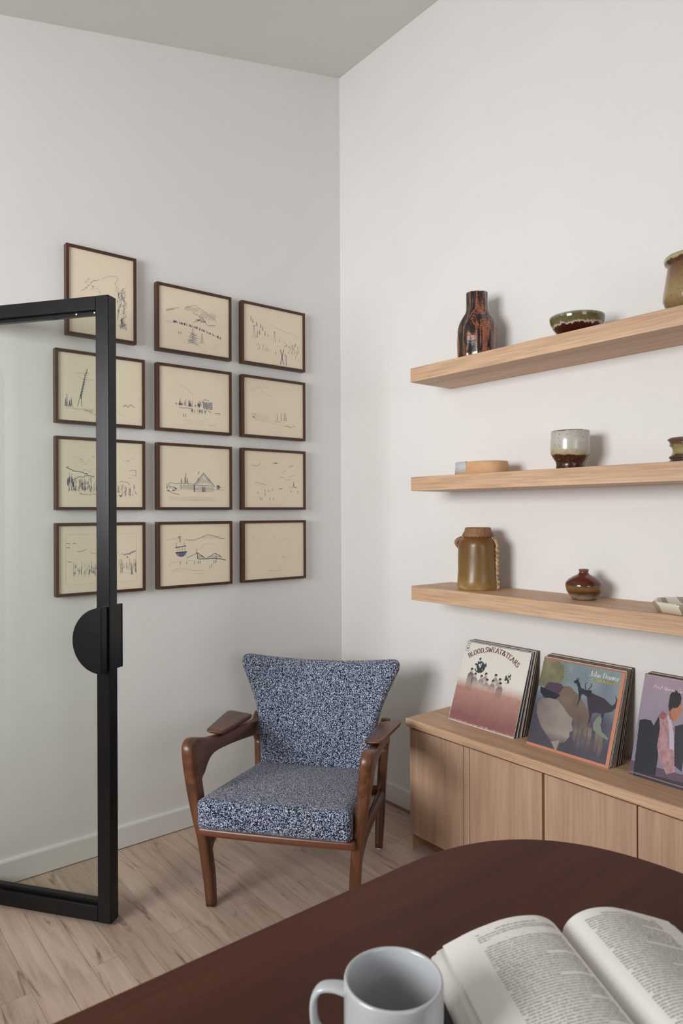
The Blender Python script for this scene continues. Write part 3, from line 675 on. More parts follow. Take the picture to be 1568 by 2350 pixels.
GL['G'] = (.74, [arc(.38,.5,.30,.5,40,330,20)+[(.64,.42)]], [(.64,.42)])
GL['t'] = (.36, [[(.15,.85),(.15,.15)]+arc(.25,.15,.1,.15,180,300,6), [(.04,.6),(.30,.6)]], [])
def nib_text(polys, text, place, nib=.13, thin=.045, slant=0, serif=.11, track=1.0):
    """place(x, y) maps unit text space to the sheet; polys collects convex polygons"""
    x0 = 0
    for ch in text:
        wd, strokes, ser = GL[ch]
        segs = [(a, b2) for st in strokes for a, b2 in zip(st[:-1], st[1:])]
        segs += [((sx - serif, sy), (sx + serif, sy)) for sx, sy in ser]
        for k, (a, b2) in enumerate(segs):
            nb = nib if k < len(segs) - len(ser) else thin
            pts = []
            for p in (a, b2):
                for dx, dy in ((-nb/2, -thin/2), (nb/2, -thin/2), (nb/2, thin/2), (-nb/2, thin/2)): pts.append((p[0]+dx, p[1]+dy))
            pts = sorted(set(pts)); hull = []
            for seq in (pts, pts[::-1]):
                h = []
                for q in seq:
                    while len(h) >= 2 and (h[-1][0]-h[-2][0])*(q[1]-h[-2][1]) - (h[-1][1]-h[-2][1])*(q[0]-h[-2][0]) <= 0: h.pop()
                    h.append(q)
                hull += h[:-1]
            polys.append([place(x0 + q[0] + slant*q[1], q[1]) for q in hull])
        x0 += wd * track
    return x0
def text_width(t, track=1.0): return sum(GL[c][0]*track for c in t)
def polymesh(name, polys, P, colr, parent):
    V = []; F = []
    for h in polys:
        n = len(V); V += [P(*q) for q in h]; F.append(list(range(n, n+len(h))))
    me = bpy.data.meshes.new(name); me.from_pydata([tuple(v) for v in V], [], F); me.update()
    at = me.color_attributes.new('print', 'FLOAT_COLOR', 'POINT'); at.data.foreach_set('color', np.tile(np.array((*colr, 1), dtype=np.float32), len(V)))
    return link(name, me, M_print, parent)

# ------------------------------------------------------------------ record sleeves
NG = 210
uu, vv = np.meshgrid((np.arange(NG)+.5)/NG, (np.arange(NG)+.5)/NG)
def inpoly(pts):
    m = np.zeros_like(uu, bool); n = len(pts)
    for i in range(n):
        x0, y0 = pts[i]; x1, y1 = pts[(i+1) % n]
        c = ((y0 > vv) != (y1 > vv)) & (uu < (x1-x0)*(vv-y0)/(y1-y0+1e-12)+x0); m ^= c
    return m
def ell(cx, cy, rx, ry, a=0):
    ca, sa = math.cos(a), math.sin(a); x = (uu-cx)*ca+(vv-cy)*sa; y = -(uu-cx)*sa+(vv-cy)*ca
    return (x/rx)**2+(y/ry)**2 < 1
def smooth_noise(seed, k):
    r = np.random.RandomState(seed).rand(k+2, k+2); gx = np.clip(uu, 0, .999)*k; gy = vv*k; ix = gx.astype(int); iy = gy.astype(int); fx = gx-ix; fy = gy-iy
    fx = fx*fx*(3-2*fx); fy = fy*fy*(3-2*fy)
    return (r[iy, ix]*(1-fx)+r[iy, ix+1]*fx)*(1-fy)+(r[iy+1, ix]*(1-fx)+r[iy+1, ix+1]*fx)*fy
def art_red():
    img = np.zeros((NG, NG, 3)); img[:] = np.array(s2l(226, 223, 214))
    t = np.clip((vv - .435 - .03*(uu-.5)**2)/.13, 0, 1)[..., None]; red = np.array(s2l(188, 146, 134)); deep = np.array(s2l(142, 94, 92))
    t2 = np.clip((vv-.5)/.4, 0, 1)[..., None]; redc = red*(1-t2)+deep*t2
    redc = redc*(.93+.14*smooth_noise(3, 22)[..., None])
    img = img*(1-t)+redc*t
    def person(x, y, h, kneel=False):
        dark = np.array(s2l(62, 56, 60)); mid = np.array(s2l(104, 84, 82)); skin = np.array(s2l(196, 176, 166))
        body = inpoly([(x-.008, y+.045), (x+.018, y+.045), (x+.05, y+.085), (x+.055, y+h), (x-.045, y+h), (x-.045, y+.085)])
        f = np.clip((y+h-vv)/(h*.75), 0, 1)[..., None]*.9
        col_ = np.where(smooth_noise(int(x*99)+5, 60)[..., None] > .5, dark, mid)
        img[body] = (img*(1-f)+col_*f)[body]
        img[ell(x+.004, y+.028, .0165, .024)] = skin; img[ell(x+.002, y+.010, .0185, .0125)] = dark; img[ell(x-.012, y+.022, .006, .014)] = dark; img[ell(x+.006, y+.052, .010, .010)] = skin*.9
    for x, y, h in ((.19,.315,.30),(.26,.365,.18),(.36,.375,.15),(.42,.335,.15),(.57,.325,.16),(.455,.405,.13),(.545,.40,.15),(.64,.365,.13),(.66,.41,.20)): person(x, y, h)
    nz = np.random.RandomState(5).rand(NG, NG)
    leaf = np.array(s2l(62, 70, 70))
    for cx, cy, rx, ry in ((.30,.285,.085,.075), (.285,.22,.03,.05), (.36,.26,.04,.05), (.745,.36,.05,.05), (.76,.31,.025,.03)):
        m = ell(cx, cy, rx, ry) & (smooth_noise(int(cx*100), 46) > .40); img[m] = leaf
    wear = (nz > .6) & (vv > .965 + .02*smooth_noise(2, 30)) ; img[wear] = np.array(s2l(206, 190, 186))
    img[(vv > .992) | (uu < .006)] = np.array(s2l(214, 205, 196))
    dk = np.array(s2l(120, 112, 112))
    img[inpoly([(.02,.045),(.075,.045),(.075,.12),(.02,.12)])] = dk*1.0; img[inpoly([(.025,.05),(.07,.05),(.07,.115),(.025,.115)])] = np.array(s2l(220,216,208))
    img[ell(.048,.082,.016,.012)] = dk; img[inpoly([(.02,.01),(.085,.01),(.085,.03),(.02,.03)])] = np.array(s2l(184,178,172))
    return img
def art_teal():
    img = np.zeros((NG, NG, 3)); top = np.array(s2l(112, 122, 138)); tl = np.array(s2l(132, 152, 150)); pur = np.array(s2l(98, 90, 108)); low = np.array(s2l(66, 64, 76))
    n = smooth_noise(1, 6)[..., None]; n2 = smooth_noise(8, 14)[..., None]; t = vv[..., None]
    sky = tl*(1-n)+top*n*1.02; img = sky*(.92+.16*n2)
    g = np.clip((t-.33)/.25, 0, 1); img = img*(1-g)+(pur*(1-n)+low*n)*g
    ol = np.array(s2l(128, 122, 96)); m = inpoly([(0,0),(.16,0),(.27,.06),(.30,.18),(.24,.30),(0,.34)]); img[m] = (ol*(.7+.5*n2))[m]
    for i in range(14):      # feathery grass blades
        a = -.9+i*.13; img[inpoly([(.26,.02+i*.02),(.26+.12*math.cos(a),.02+i*.02+.05*math.sin(a)),(.26,.03+i*.02)])] = ol*.8
    br = np.array(s2l(112, 96, 84)); m = inpoly([(.14,.30),(.40,.27),(.55,.36),(.70,.52),(.72,.70),(.42,.60),(.20,.52)]); img[m] = (br*(.8+.4*n2))[m]
    m = inpoly([(.07,.36),(.12,.27),(.28,.26),(.32,.30),(.26,.40)]); img[m] = np.array(s2l(78, 62, 78))
    m = inpoly([(.03,.34),(.30,.385),(.24,.46),(.10,.45),(.04,.40)]); img[m] = np.array(s2l(34, 38, 48))
    pale = np.array(s2l(150, 140, 132)); pale2 = np.array(s2l(118, 106, 102))
    m = inpoly([(.03,.52),(.07,.47),(.16,.445),(.27,.44),(.36,.50),(.44,.57),(.50,.60),(.50,.66),(.535,.72),(.50,.75),(.505,.80),(.46,.87),(.41,.885),(.385,.975),(.30,.90),(.14,.77),(.05,.64)])
    sh = np.clip((uu-.05)/.3, 0, 1)[..., None]; img[m] = ((pale2*(1-sh)+pale*sh)*(.9+.2*n2))[m]
    dk = np.array(s2l(58, 48, 60)); dk2 = np.array(s2l(44, 42, 54))
    deer = [[(.425,.205),(.455,.185),(.462,.150),(.472,.185),(.485,.150),(.486,.190),(.505,.215),(.535,.262),(.60,.268),(.655,.262),(.672,.300),(.668,.345),(.63,.345),(.585,.325),(.553,.325),(.548,.370),(.532,.455),(.522,.455),(.528,.375),(.512,.320),(.487,.250),(.462,.222),(.440,.222)],
            [(.615,.300),(.66,.288),(.73,.300),(.82,.318),(.87,.350),(.915,.372),(.943,.345),(.948,.300),(.930,.262),(.951,.285),(.962,.292),(.980,.285),(.985,.300),(.972,.345),(.962,.385),(.930,.430),(.880,.455),(.850,.462),(.845,.56),(.832,.62),(.822,.62),(.828,.54),(.812,.478),(.74,.485),(.715,.50),(.708,.57),(.690,.65),(.680,.65),(.690,.55),(.672,.49),(.650,.44),(.625,.36)]]
    for pts in deer: img[inpoly(pts)] = dk
    img[inpoly(deer[0])] = dk2
    for a0, a1 in (((.585,.262),(.570,.215)), ((.570,.215),(.585,.19)), ((.62,.262),(.648,.215)), ((.648,.215),(.640,.19))):
        w_ = .006; img[inpoly([(a0[0]-w_,a0[1]),(a0[0]+w_,a0[1]),(a1[0]+w_,a1[1]),(a1[0]-w_,a1[1])])] = dk
    for x, tp, bt in ((.545,.62,.84),(.60,.60,.92),(.655,.64,.86),(.715,.66,.94),(.80,.64,.90),(.85,.68,.96)):
        m = inpoly([(x-.012,tp),(x+.030,tp-.02),(x+.042,(tp+bt)/2),(x+.022,bt),(x+.002,bt-.03)]); img[m] = (np.array(s2l(120,108,98))*(.62+.6*n2))[m]
    m = inpoly([(.745,.60),(.765,.545),(.80,.50),(.835,.53),(.83,.60),(.86,.66),(.94,.70),(.935,.725),(.84,.70),(.76,.66)]); img[m] = np.array(s2l(122,134,120))
    m = vv > .83; f = np.clip((vv-.80)/.1, 0, 1)[..., None]*.75; img = img*(1-f)+np.array(s2l(70, 68, 78))*f
    m = inpoly([(.30,.90),(.40,.86),(.38,.99)]); img[m] = pale
    org = np.array(s2l(196, 132, 104)); img[(uu > .962) | (vv > .972)] = org; img[vv < .012] = np.array(s2l(168, 110, 104))
    return img
def art_mauve():
    global uu
    keep = uu; uu = keep/.62
    img = np.zeros((NG, NG, 3)); a = np.array(s2l(158, 140, 154)); b_ = np.array(s2l(128, 124, 144)); t = np.clip(vv*1.3, 0, 1)[..., None]
    img[:] = a; img = a*(1-t)+b_*t; img = img*(.95+.1*smooth_noise(4, 8)[..., None])
    img[(vv > .86)] = np.array(s2l(92, 70, 86)); dk = np.array(s2l(20, 24, 34))
    img[inpoly([(.03,.46),(.10,.44),(.22,.44),(.27,.48),(.33,.38),(.40,.44),(.42,1),(.07,1)])] = dk
    img[inpoly([(.10,.95),(1,.93),(1,1),(.10,1)])] = np.array(s2l(40, 36, 50)); img[(vv > .968) & (vv < .975)] = np.array(s2l(150, 110, 100))
    pink = np.array(s2l(168, 128, 132)); nz = smooth_noise(11, 34)[..., None]
    m = inpoly([(.33,.37),(.38,.33),(.46,.35),(.56,.42),(.62,.52),(.66,.70),(.70,.86),(.58,.90),(.46,.80),(.38,.68),(.38,.50)]); img[m] = (pink*(.7+.55*nz))[m]
    m = inpoly([(.33,.37),(.37,.32),(.45,.34),(.42,.40),(.36,.40)]); img[m] = np.array(s2l(140, 88, 86))
    img[inpoly([(.45,.34),(.53,.38),(.60,.52),(.64,.66),(.57,.66),(.52,.48)])] = np.array(s2l(186,172,190))
    img[inpoly([(.60,.44),(.72,.40),(.80,.50),(.80,.84),(.68,.80),(.63,.60)])] = np.array(s2l(40,36,48))
    skin = np.array(s2l(176, 118, 90)); img[inpoly([(.46,.28),(.56,.28),(.58,.40),(.50,.38)])] = skin*.7
    m = ell(.585, .275, .075, .115); img[m] = (skin*(.85+.25*nz))[m]
    img[ell(.545, .185, .095, .085)] = np.array(s2l(32, 26, 28)); img[inpoly([(.45,.18),(.52,.16),(.52,.28),(.48,.31),(.45,.26)])] = np.array(s2l(32, 26, 28))
    uu = keep
    return img
def art_mesh(name, img, S, parent, off):
    n = NG; g = np.linspace(0, S, n+1)
    X, Z = np.meshgrid(g, S-g); V = np.stack([X, np.full_like(X, -off), Z], -1).reshape(-1, 3)
    i = np.arange(n*n); r_, c_ = i//n, i % n; a = r_*(n+1)+c_
    F = np.stack([a, a+n+1, a+n+2, a+1], -1)
    me = bpy.data.meshes.new(name); me.from_pydata(V.tolist(), [], F.tolist()); me.update()
    at = me.color_attributes.new('print', 'FLOAT_COLOR', 'CORNER')
    C = np.ones((n*n, 4, 4), dtype=np.float32); C[:, :, :3] = img.reshape(-1, 1, 3); at.data.foreach_set('color', C.ravel())
    return link(name, me, M_print, parent)
LP, TH = .3155, .0021
def sleeve_mats():
    cs = [(214,208,196), (66,54,48), (142,120,104), (188,176,160), (84,70,62), (30,32,36), (160,150,142), (112,86,66), (176,186,196)]
    return [plain('card_sleeve', s2l(*c), .6, noise=.12, scale=60) for c in cs]
SM = sleeve_mats()
ORD = ['first', 'second', 'third', 'fourth', 'fifth', 'sixth', 'seventh', 'eighth', 'ninth', 'tenth', 'eleventh', 'twelfth', 'thirteenth']
TONE = ['cream', 'dark brown', 'tan', 'pale grey', 'brown', 'black', 'grey', 'russet brown', 'pale blue']
def stack(x0, n, yb0, yb1, yt0, yt1, art, cover_lab, back_lab, grp, order, dx, seed, cover_size=LP):
    R = random.Random(seed); last = None
    for i in range(n):
        f = i/(n-1); yb = yb0+(yb1-yb0)*f; yt = yt0+(yt1-yt0)*f
        th = math.asin(min(.99, (yt-yb)/LP)); size = cover_size if i == 0 else LP - R.choice((0, 0, .001, .002, .0))
        x = x0 + (0 if i == 0 else dx*f + R.uniform(-.0025, .0035))
        e = empty('record_sleeve', (x, yb, ZC + TH*math.sin(th)*0 + .0006), 0, cover_lab if i == 0 else back_lab % (ORD[i], TONE[order[i % len(order)]]), 'record sleeve', grp)
        e.rotation_euler = (-th, 0, 0)
        mi = order[i % len(order)]
        bdy = box('card_cover', 0, size, 0, TH*.95, 0, size, SM[mi], e)
        if i == 0:
            art_mesh('front_print', art, size, bdy, .0004)
            cov = (e, bdy, size)
        # open right-hand edge of the card with the inner sleeve showing
        if R.random() < .55:
            box('inner_sleeve', size-.004, size+.0010, TH*.25, TH*.7, .004, size-.004, SM[R.choice((0, 3, 1, 5))], bdy)
    return cov
c1 = stack(.857, 13, -.146, -.083, -.035, -.0035, art_red(), 'cream record sleeve fading to dusty red with small figures, front of the left stack',
           '%s sleeve back from the front of the left record stack, edge %s', 'record sleeves in the left stack', [0, 5, 4, 8, 2, 1, 0, 3, 1, 4, 0, 7, 1, 3, 5], .013, 1)
c2 = stack(1.233, 13, -.153, -.085, -.040, -.0035, art_teal(), 'dark teal and violet record sleeve with orange edges and deer, front of the middle stack',
           '%s sleeve back from the front of the middle record stack, edge %s', 'record sleeves in the middle stack', [2, 3, 1, 4, 0, 7, 1, 2, 4, 3, 1, 5, 7, 4, 3, 1], .006, 2, .3135)
c3 = stack(1.610, 12, -.142, -.082, -.038, -.0035, art_mauve(), 'mauve record sleeve with a seated person in a pink jacket, front of the right stack',
           '%s sleeve back from the front of the right record stack, edge %s', 'record sleeves in the right stack', [6, 3, 7, 4, 5, 1, 0, 2, 5, 1, 4, 3, 7, 5], .004, 3, .3135)
def on_cover(size, off): return lambda u, v: (u*size, -off, size - v*size)
# arched title on the first sleeve
polys = []; txt = 'BLOOD,SWEAT&TEARS'; hgt = .060; Rr = .60; cx, cyy = .475, .075+.60
tw = text_width(txt, 1.03); span = .80/Rr/1.0; x = 0
for ch in txt:
    wd = GL[ch][0]*1.03; a = (-.5 + (x+wd/2)/tw) * span
    def pl(px, py, a=a, wd=wd):
        lx, ly = (px-wd/2)*hgt*.80*(.80/(tw*hgt*.80)), py*hgt
        return (cx + (Rr+ly)*math.sin(a) + lx*math.cos(a), cyy - (Rr+ly)*math.cos(a) + lx*math.sin(a))
    nib_text(polys, ch, pl, .17, .06); x += wd
polymesh('title_lettering', polys, on_cover(c1[2], .0008), s2l(122, 80, 82), c1[1])
polys = []; hgt = .058; t = 'John Denver'; sx = .345/text_width(t)
nib_text(polys, t, lambda px, py: (.600 + px*sx, .112 - py*hgt), .155, .07, .12, .08)
polymesh('title_lettering', polys, on_cover(c2[2], .0008), s2l(226, 224, 220), c2[1])
polys = []; hgt = .032; t = 'Farewell Andromeda'; sx = .30/text_width(t)
nib_text(polys, t, lambda px, py: (.632 + px*sx, .158 - py*hgt), .15, .08, .15, .08)
polymesh('subtitle_lettering', polys, on_cover(c2[2], .0008), s2l(206, 190, 60), c2[1])
polys = []; hgt = .034; t = 'Paul Simon. Gre'; sx = .31/text_width(t)
nib_text(polys, t, lambda px, py: (.105 + px*sx, .115 - py*hgt), .13, .075, .28, .07)
polymesh('title_lettering', polys, on_cover(c3[2], .0008), s2l(232, 224, 232), c3[1])

# ------------------------------------------------------------------ pottery
def place(name, x, y, z, lab, cat, rz=0, grp=None): return empty(name, (x, y, z), rz, lab, cat, grp)
# hand-built bottle, dark brown with rust streaks
def mat_bottle():
    m, nt, b = nodes('streaked_bottle_glaze'); b.inputs['Roughness'].default_value = .2; b.inputs['Coat Weight'].default_value = .4; b.inputs['Coat Roughness'].default_value = .1
    tc = N(nt, 'ShaderNodeTexCoord'); mp = N(nt, 'ShaderNodeMapping'); mp.inputs['Scale'].default_value = (30, 30, 4.5); nt.links.new(tc.outputs['Object'], mp.inputs['Vector'])
    n1 = N(nt, 'ShaderNodeTexNoise'); n1.inputs['Scale'].default_value = 1; n1.inputs['Detail'].default_value = 5; n1.inputs['Distortion'].default_value = .9; nt.links.new(mp.outputs[0], n1.inputs['Vector'])
    r = ramp(nt, [(.38, s2l(20, 14, 14)), (.455, s2l(58, 38, 34)), (.49, s2l(140, 80, 52)), (.535, s2l(172, 102, 70)), (.56, s2l(46, 30, 28)), (.64, s2l(24, 18, 20)), (.7, s2l(120, 76, 60))]); nt.links.new(n1.outputs['Fac'], r.inputs[0])
    mp2 = N(nt, 'ShaderNodeMapping'); mp2.inputs['Scale'].default_value = (60, 60, 260); nt.links.new(tc.outputs['Object'], mp2.inputs['Vector'])
    n2 = N(nt, 'ShaderNodeTexNoise'); n2.inputs['Scale'].default_value = 1; n2.inputs['Detail'].default_value = 3; nt.links.new(mp2.outputs[0], n2.inputs['Vector'])
    r2 = ramp(nt, [(.4, (.45,)*3), (.6, (1.1,)*3)]); nt.links.new(n2.outputs['Fac'], r2.inputs[0])
    mx = N(nt, 'ShaderNodeMix', data_type='RGBA', blend_type='MULTIPLY'); mx.inputs[0].default_value = .9; nt.links.new(r.outputs[0], mx.inputs[6]); nt.links.new(r2.outputs[0], mx.inputs[7]); nt.links.new(mx.outputs[2], b.inputs['Base Color'])
    bp = N(nt, 'ShaderNodeBump'); bp.inputs['Strength'].default_value = .6; bp.inputs['Distance'].default_value = .003; nt.links.new(n1.outputs['Fac'], bp.inputs['Height'])
    b2 = N(nt, 'ShaderNodeBump'); b2.inputs['Strength'].default_value = .4; b2.inputs['Distance'].default_value = .001; nt.links.new(n2.outputs['Fac'], b2.inputs['Height']); nt.links.new(bp.outputs[0], b2.inputs['Normal']); nt.links.new(b2.outputs[0], b.inputs['Normal'])
    return m
m_bottle = mat_bottle()
def fac(r, z, a):
    k = 9; s = 1 + .035*math.cos(k*a + 1.2*math.sin(z*30)) + .02*math.sin(3*a + z*40); return r*s, z + .002*math.sin(a*2)*(z > .05)
e = place('stoneware_bottle', .988, -.118, 1.928, 'dark brown hand-built bottle with rust streaks on the top shelf', 'bottle')
lathe('body', [(.070, 0), (.074, .004), (.073, .03), (.0745, .08), (.075, .125), (.070, .145), (.058, .165), (.046, .183), (.0405, .198), (.0395, .225), (.0405, .262), (.039, .2665), (.033, .2665), (.032, .25), (.033, .20), (.05, .15), (.06, .10), (.06, .02)], m_bottle, e, 72, fac)
# bowl
m_bowl = glaze('tenmoku_bowl_glaze', [(0, s2l(40, 12, 8)), (.50, s2l(62, 14, 12)), (.56, s2l(198, 190, 170)), (.63, s2l(106, 98, 66)), (.85, s2l(92, 80, 48)), (1, s2l(150, 148, 124))], .075, (70, 70, 22), .09, .1, .1)
e = place('glazed_bowl', 1.424, -.125, 1.928, 'small dark red bowl with a pale drip-glazed rim on the top shelf', 'bowl')
lathe('body', [(.040, 0), (.044, .0), (.045, .004), (.060, .018), (.076, .036), (.086, .054), (.0895, .070), (.089, .0745), (.086, .074), (.082, .056), (.070, .034), (.05, .018), (.02, .012)], m_bowl, e)
# speckled jar, at the right edge
m_jar = glaze('speckled_jar_glaze', [(0, s2l(120, 96, 58)), (.35, s2l(150, 128, 86)), (.62, s2l(128, 100, 66)), (.86, s2l(92, 58, 32)), (.90, s2l(76, 46, 26)), (.93, s2l(176, 162, 118)), (.985, s2l(160, 146, 104)), (1, s2l(80, 50, 26))], .170, (60, 60, 60), .03, .2, .1, s2l(78, 56, 28), 190)
e = place('speckled_jar', 1.806, -.125, 1.928, 'olive speckled jar with a flared lip at the right end of the top shelf', 'jar')
lathe('body', [(.058, 0), (.062, .003), (.074, .020), (.082, .042), (.0815, .058), (.077, .085), (.0725, .115), (.069, .138), (.068, .144), (.076, .151), (.0785, .162), (.076, .168), (.072, .168), (.065, .150), (.064, .14), (.07, .1), (.074, .05), (.05, .012)], m_jar, e)
# tan oval dish with a pale grey end
m_tan = glaze('tan_clay_glaze', [(0, s2l(194, 150, 108)), (1, s2l(206, 164, 122))], .05, (30, 30, 30), .3, .6, .05)
m_tan.node_tree.nodes['Principled BSDF'].inputs['Coat Weight'].default_value = 0
m_greyg = plain('pale_grey_glaze', s2l(196, 196, 200), .3, noise=.03, scale=30)
e = place('oval_dish', 1.018, -.130, 1.491, 'low tan oval dish with a pale grey glazed end, left on the middle shelf', 'dish')
def oval(r, z, a):
    return r*(1/ (abs(math.cos(a)/1.0)**2.6 + abs(math.sin(a)/.62)**2.6)**(1/2.6)), z
lathe('body', [(.108, 0), (.111, .003), (.109, .030), (.106, .0465), (.103, .049), (.098, .0465), (.098, .016), (.02, .012)], m_tan, e, 96, oval)
R_ = []
for z, off in ((.008, .0022), (.0505, .0022), (.0505, -.008)):
    ring = []
    for a in np.linspace(math.radians(142), math.radians(252), 24):
        r, _ = oval(.1095 - .003*z/.05 + off, z, a); ring.append((r*math.cos(a), r*math.sin(a), z))
    R_.append(ring)
V = [p for r in R_ for p in r]; F = [(j*24+i, j*24+i+1, (j+1)*24+i+1, (j+1)*24+i) for j in range(2) for i in range(23)]
g_ = mk('grey_glazed_end', V, F, m_greyg, e, smooth=True); g_['label'] = 'pale grey glazed end'
sd = g_.modifiers.new('thick', 'SOLIDIFY'); sd.thickness = .0015
# footed cup
m_cup = glaze('two_tone_cup_glaze', [(0, s2l(40, 16, 12)), (.30, s2l(62, 26, 16)), (.37, s2l(70, 30, 16)), (.40, s2l(178, 160, 122)), (.52, s2l(178, 172, 156)), (.75, s2l(186, 184, 176)), (.975, s2l(180, 176, 164)), (.99, s2l(110, 96, 70))], .132, (26, 26, 10), .045, .22, .12, s2l(120, 108, 84), 210)
e = place('footed_cup', 1.395, -.122, 1.491, 'round cup, speckled grey above and dark brown at its narrow foot, middle shelf', 'cup')
lathe('body', [(.046, 0), (.0475, .003), (.046, .018), (.048, .028), (.058, .044), (.0645, .056), (.066, .072), (.0645, .10), (.0635, .129), (.062, .132), (.059, .130), (.0595, .07), (.05, .045), (.02, .035)], m_cup, e)
# ridged spool-shaped pot at right edge of the middle shelf
m_spool = glaze('ridged_pot_glaze', [(0, s2l(34, 22, 20)), (.25, s2l(74, 52, 46)), (.32, s2l(60, 40, 32)), (.40, s2l(146, 132, 88)), (.68, s2l(150, 138, 92)), (.74, s2l(84, 58, 46)), (1, s2l(104, 82, 66))], .075, (50, 50, 50), .04, .18, .1)
e = place('ridged_pot', 1.789, -.122, 1.491, 'small dark ridged pot with an olive waist at the right end of the middle shelf', 'pot')
lathe('body', [(.052, 0), (.058, .004), (.0575, .006), (.050, .009), (.0505, .014), (.054, .017), (.0535, .020), (.047, .025), (.044, .032), (.0435, .040), (.046, .048), (.0525, .053), (.0525, .055), (.051, .057), (.052, .064), (.057, .069), (.0575, .071), (.054, .075), (.046, .075), (.04, .06), (.038, .03), (.04, .01)], m_spool, e)
# jug with an applied ridge
m_jug = glaze('olive_amber_glaze', [(0, s2l(176, 146, 98)), (.06, s2l(148, 116, 66)), (.2, s2l(122, 92, 42)), (.55, s2l(112, 82, 36)), (.8, s2l(106, 68, 28)), (1, s2l(116, 84, 44))], .236, (16, 16, 8), .08, .34, .12)
m_jug.node_tree.nodes['Principled BSDF'].inputs['Coat Weight'].default_value = .1
m_collar = plain('unglazed_tan_clay', s2l(140, 104, 72), .6, noise=.2, scale=70, bump=.4)
m_ridge = plain('pale_applied_clay', s2l(168, 138, 98), .4, noise=.45, scale=70, bump=.3)
e = place('stoneware_jug', .992, -.122, 1.054, 'tall amber-olive jug with a crimped collar and wavy pale side ridge, lowest shelf', 'jug')
lathe('body', [(.072, 0), (.078, .004), (.081, .016), (.079, .035), (.0765, .07), (.0755, .12), (.0755, .165), (.0745, .178), (.069, .190), (.060, .198), (.053, .203), (.050, .205), (.046, .2), (.066, .16), (.066, .02)], m_jug, e, 64, lambda r, z, a: (r*(1+.014*math.sin(3*a+z*20)+.006*math.sin(7*a-z*60)), z))
lathe('collar', [(.0520, .199), (.0605, .2025), (.056, .213), (.0515, .222), (.0490, .234), (.0465, .2365), (.041, .2355), (.042, .205)], m_collar, e, 130, lambda r, z, a: (r*(1+(.045*math.cos(24*a+z*260) if z < .222 else .006*math.cos(13*a))), z))
mb = MB()
up = [(.0, .195), (.03, .194), (.062, .190)]
pts = [(.058, 0, .198, .006, .006), (.072, 0, .187, .007, .0075), (.0805, 0, .168, .006, .007)]
for i in range(19): z = .155-.0083*i; pts.append((.0785 + (.0028 if i % 2 else -.0012) + (.003 if i > 14 else 0), 0, z, .0062, .0075 if i % 2 else .0055))
Rz = Matrix.Rotation(math.radians(12), 3, 'Z')
sweep(mb, [(*(Rz @ Vector(p[:3])), p[3], p[4]) for p in pts], side=(-.2, .98, 0), n=3, seg=12, e=2.0)
mb.build('wavy_ridge', m_ridge, e, smooth=True)
mb = MB(); sweep(mb, [(-.066, -.030, .152, .004, .005), (-.0765, -.034, .170, .009, .0075), (-.0765, -.034, .183, .011, .009), (-.062, -.028, .194, .008, .008)], side=(.4, -.9, 0), n=4, seg=12, e=2.0)
mb.build('side_lug', m_collar, e, smooth=True)
# squat vase
m_vase = glaze('red_brown_vase_glaze', [(0, s2l(60, 32, 18)), (.10, s2l(150, 134, 112)), (.22, s2l(70, 40, 22)), (.42, s2l(124, 92, 48)), (.52, s2l(70, 30, 20)), (.75, s2l(96, 40, 28)), (.9, s2l(90, 44, 28)), (1, s2l(120, 84, 56))], .102, (18, 18, 60), .07, .14, .08)
e = place('squat_vase', 1.433, -.105, 1.054, 'squat glossy red-brown vase with a tiny neck on the lowest shelf', 'vase')
lathe('body', [(.034, 0), (.037, .001), (.047, .014), (.0565, .030), (.060, .046), (.0585, .057), (.050, .068), (.034, .078), (.021, .084), (.0155, .089), (.0145, .094), (.0170, .1005), (.0165, .102), (.012, .102), (.010, .09), (.03, .07), (.05, .04), (.03, .01)], m_vase, e)
# striped angular dish
def mat_stripe():
    m, nt, b = nodes('striped_dish_glaze'); b.inputs['Roughness'].default_value = .14; b.inputs['Coat Weight'].default_value = .4
    tc = N(nt, 'ShaderNodeTexCoord'); wv = N(nt, 'ShaderNodeTexWave', bands_direction='DIAGONAL'); wv.inputs['Scale'].default_value = 7.5; wv.inputs['Distortion'].default_value = 3.2; wv.inputs['Detail'].default_value = 1
    nt.links.new(tc.outputs['Object'], wv.inputs['Vector']); r = ramp(nt, [(.72, s2l(218, 211, 192)), (.76, s2l(158, 146, 124))]); nt.links.new(wv.outputs['Fac'], r.inputs[0]); nt.links.new(r.outputs[0], b.inputs['Base Color']); return m
m_dish = mat_stripe()
e = place('striped_dish', 1.800, -.140, 1.054, 'shallow angular cream dish with grey-brown stripes at the right of the lowest shelf', 'dish')
def poly_r(r, z, a):
    k = 7; s = math.pi/k; aa = (a + .55) % (2*s) - s; return r*math.cos(s)/max(math.cos(aa), math.cos(s))*1.04, z
lathe('body', [(.082, 0), (.090, .002), (.101, .020), (.104, .031), (.1015, .033), (.098, .031), (.092, .016), (.03, .009)], m_dish, e, 84, poly_r)

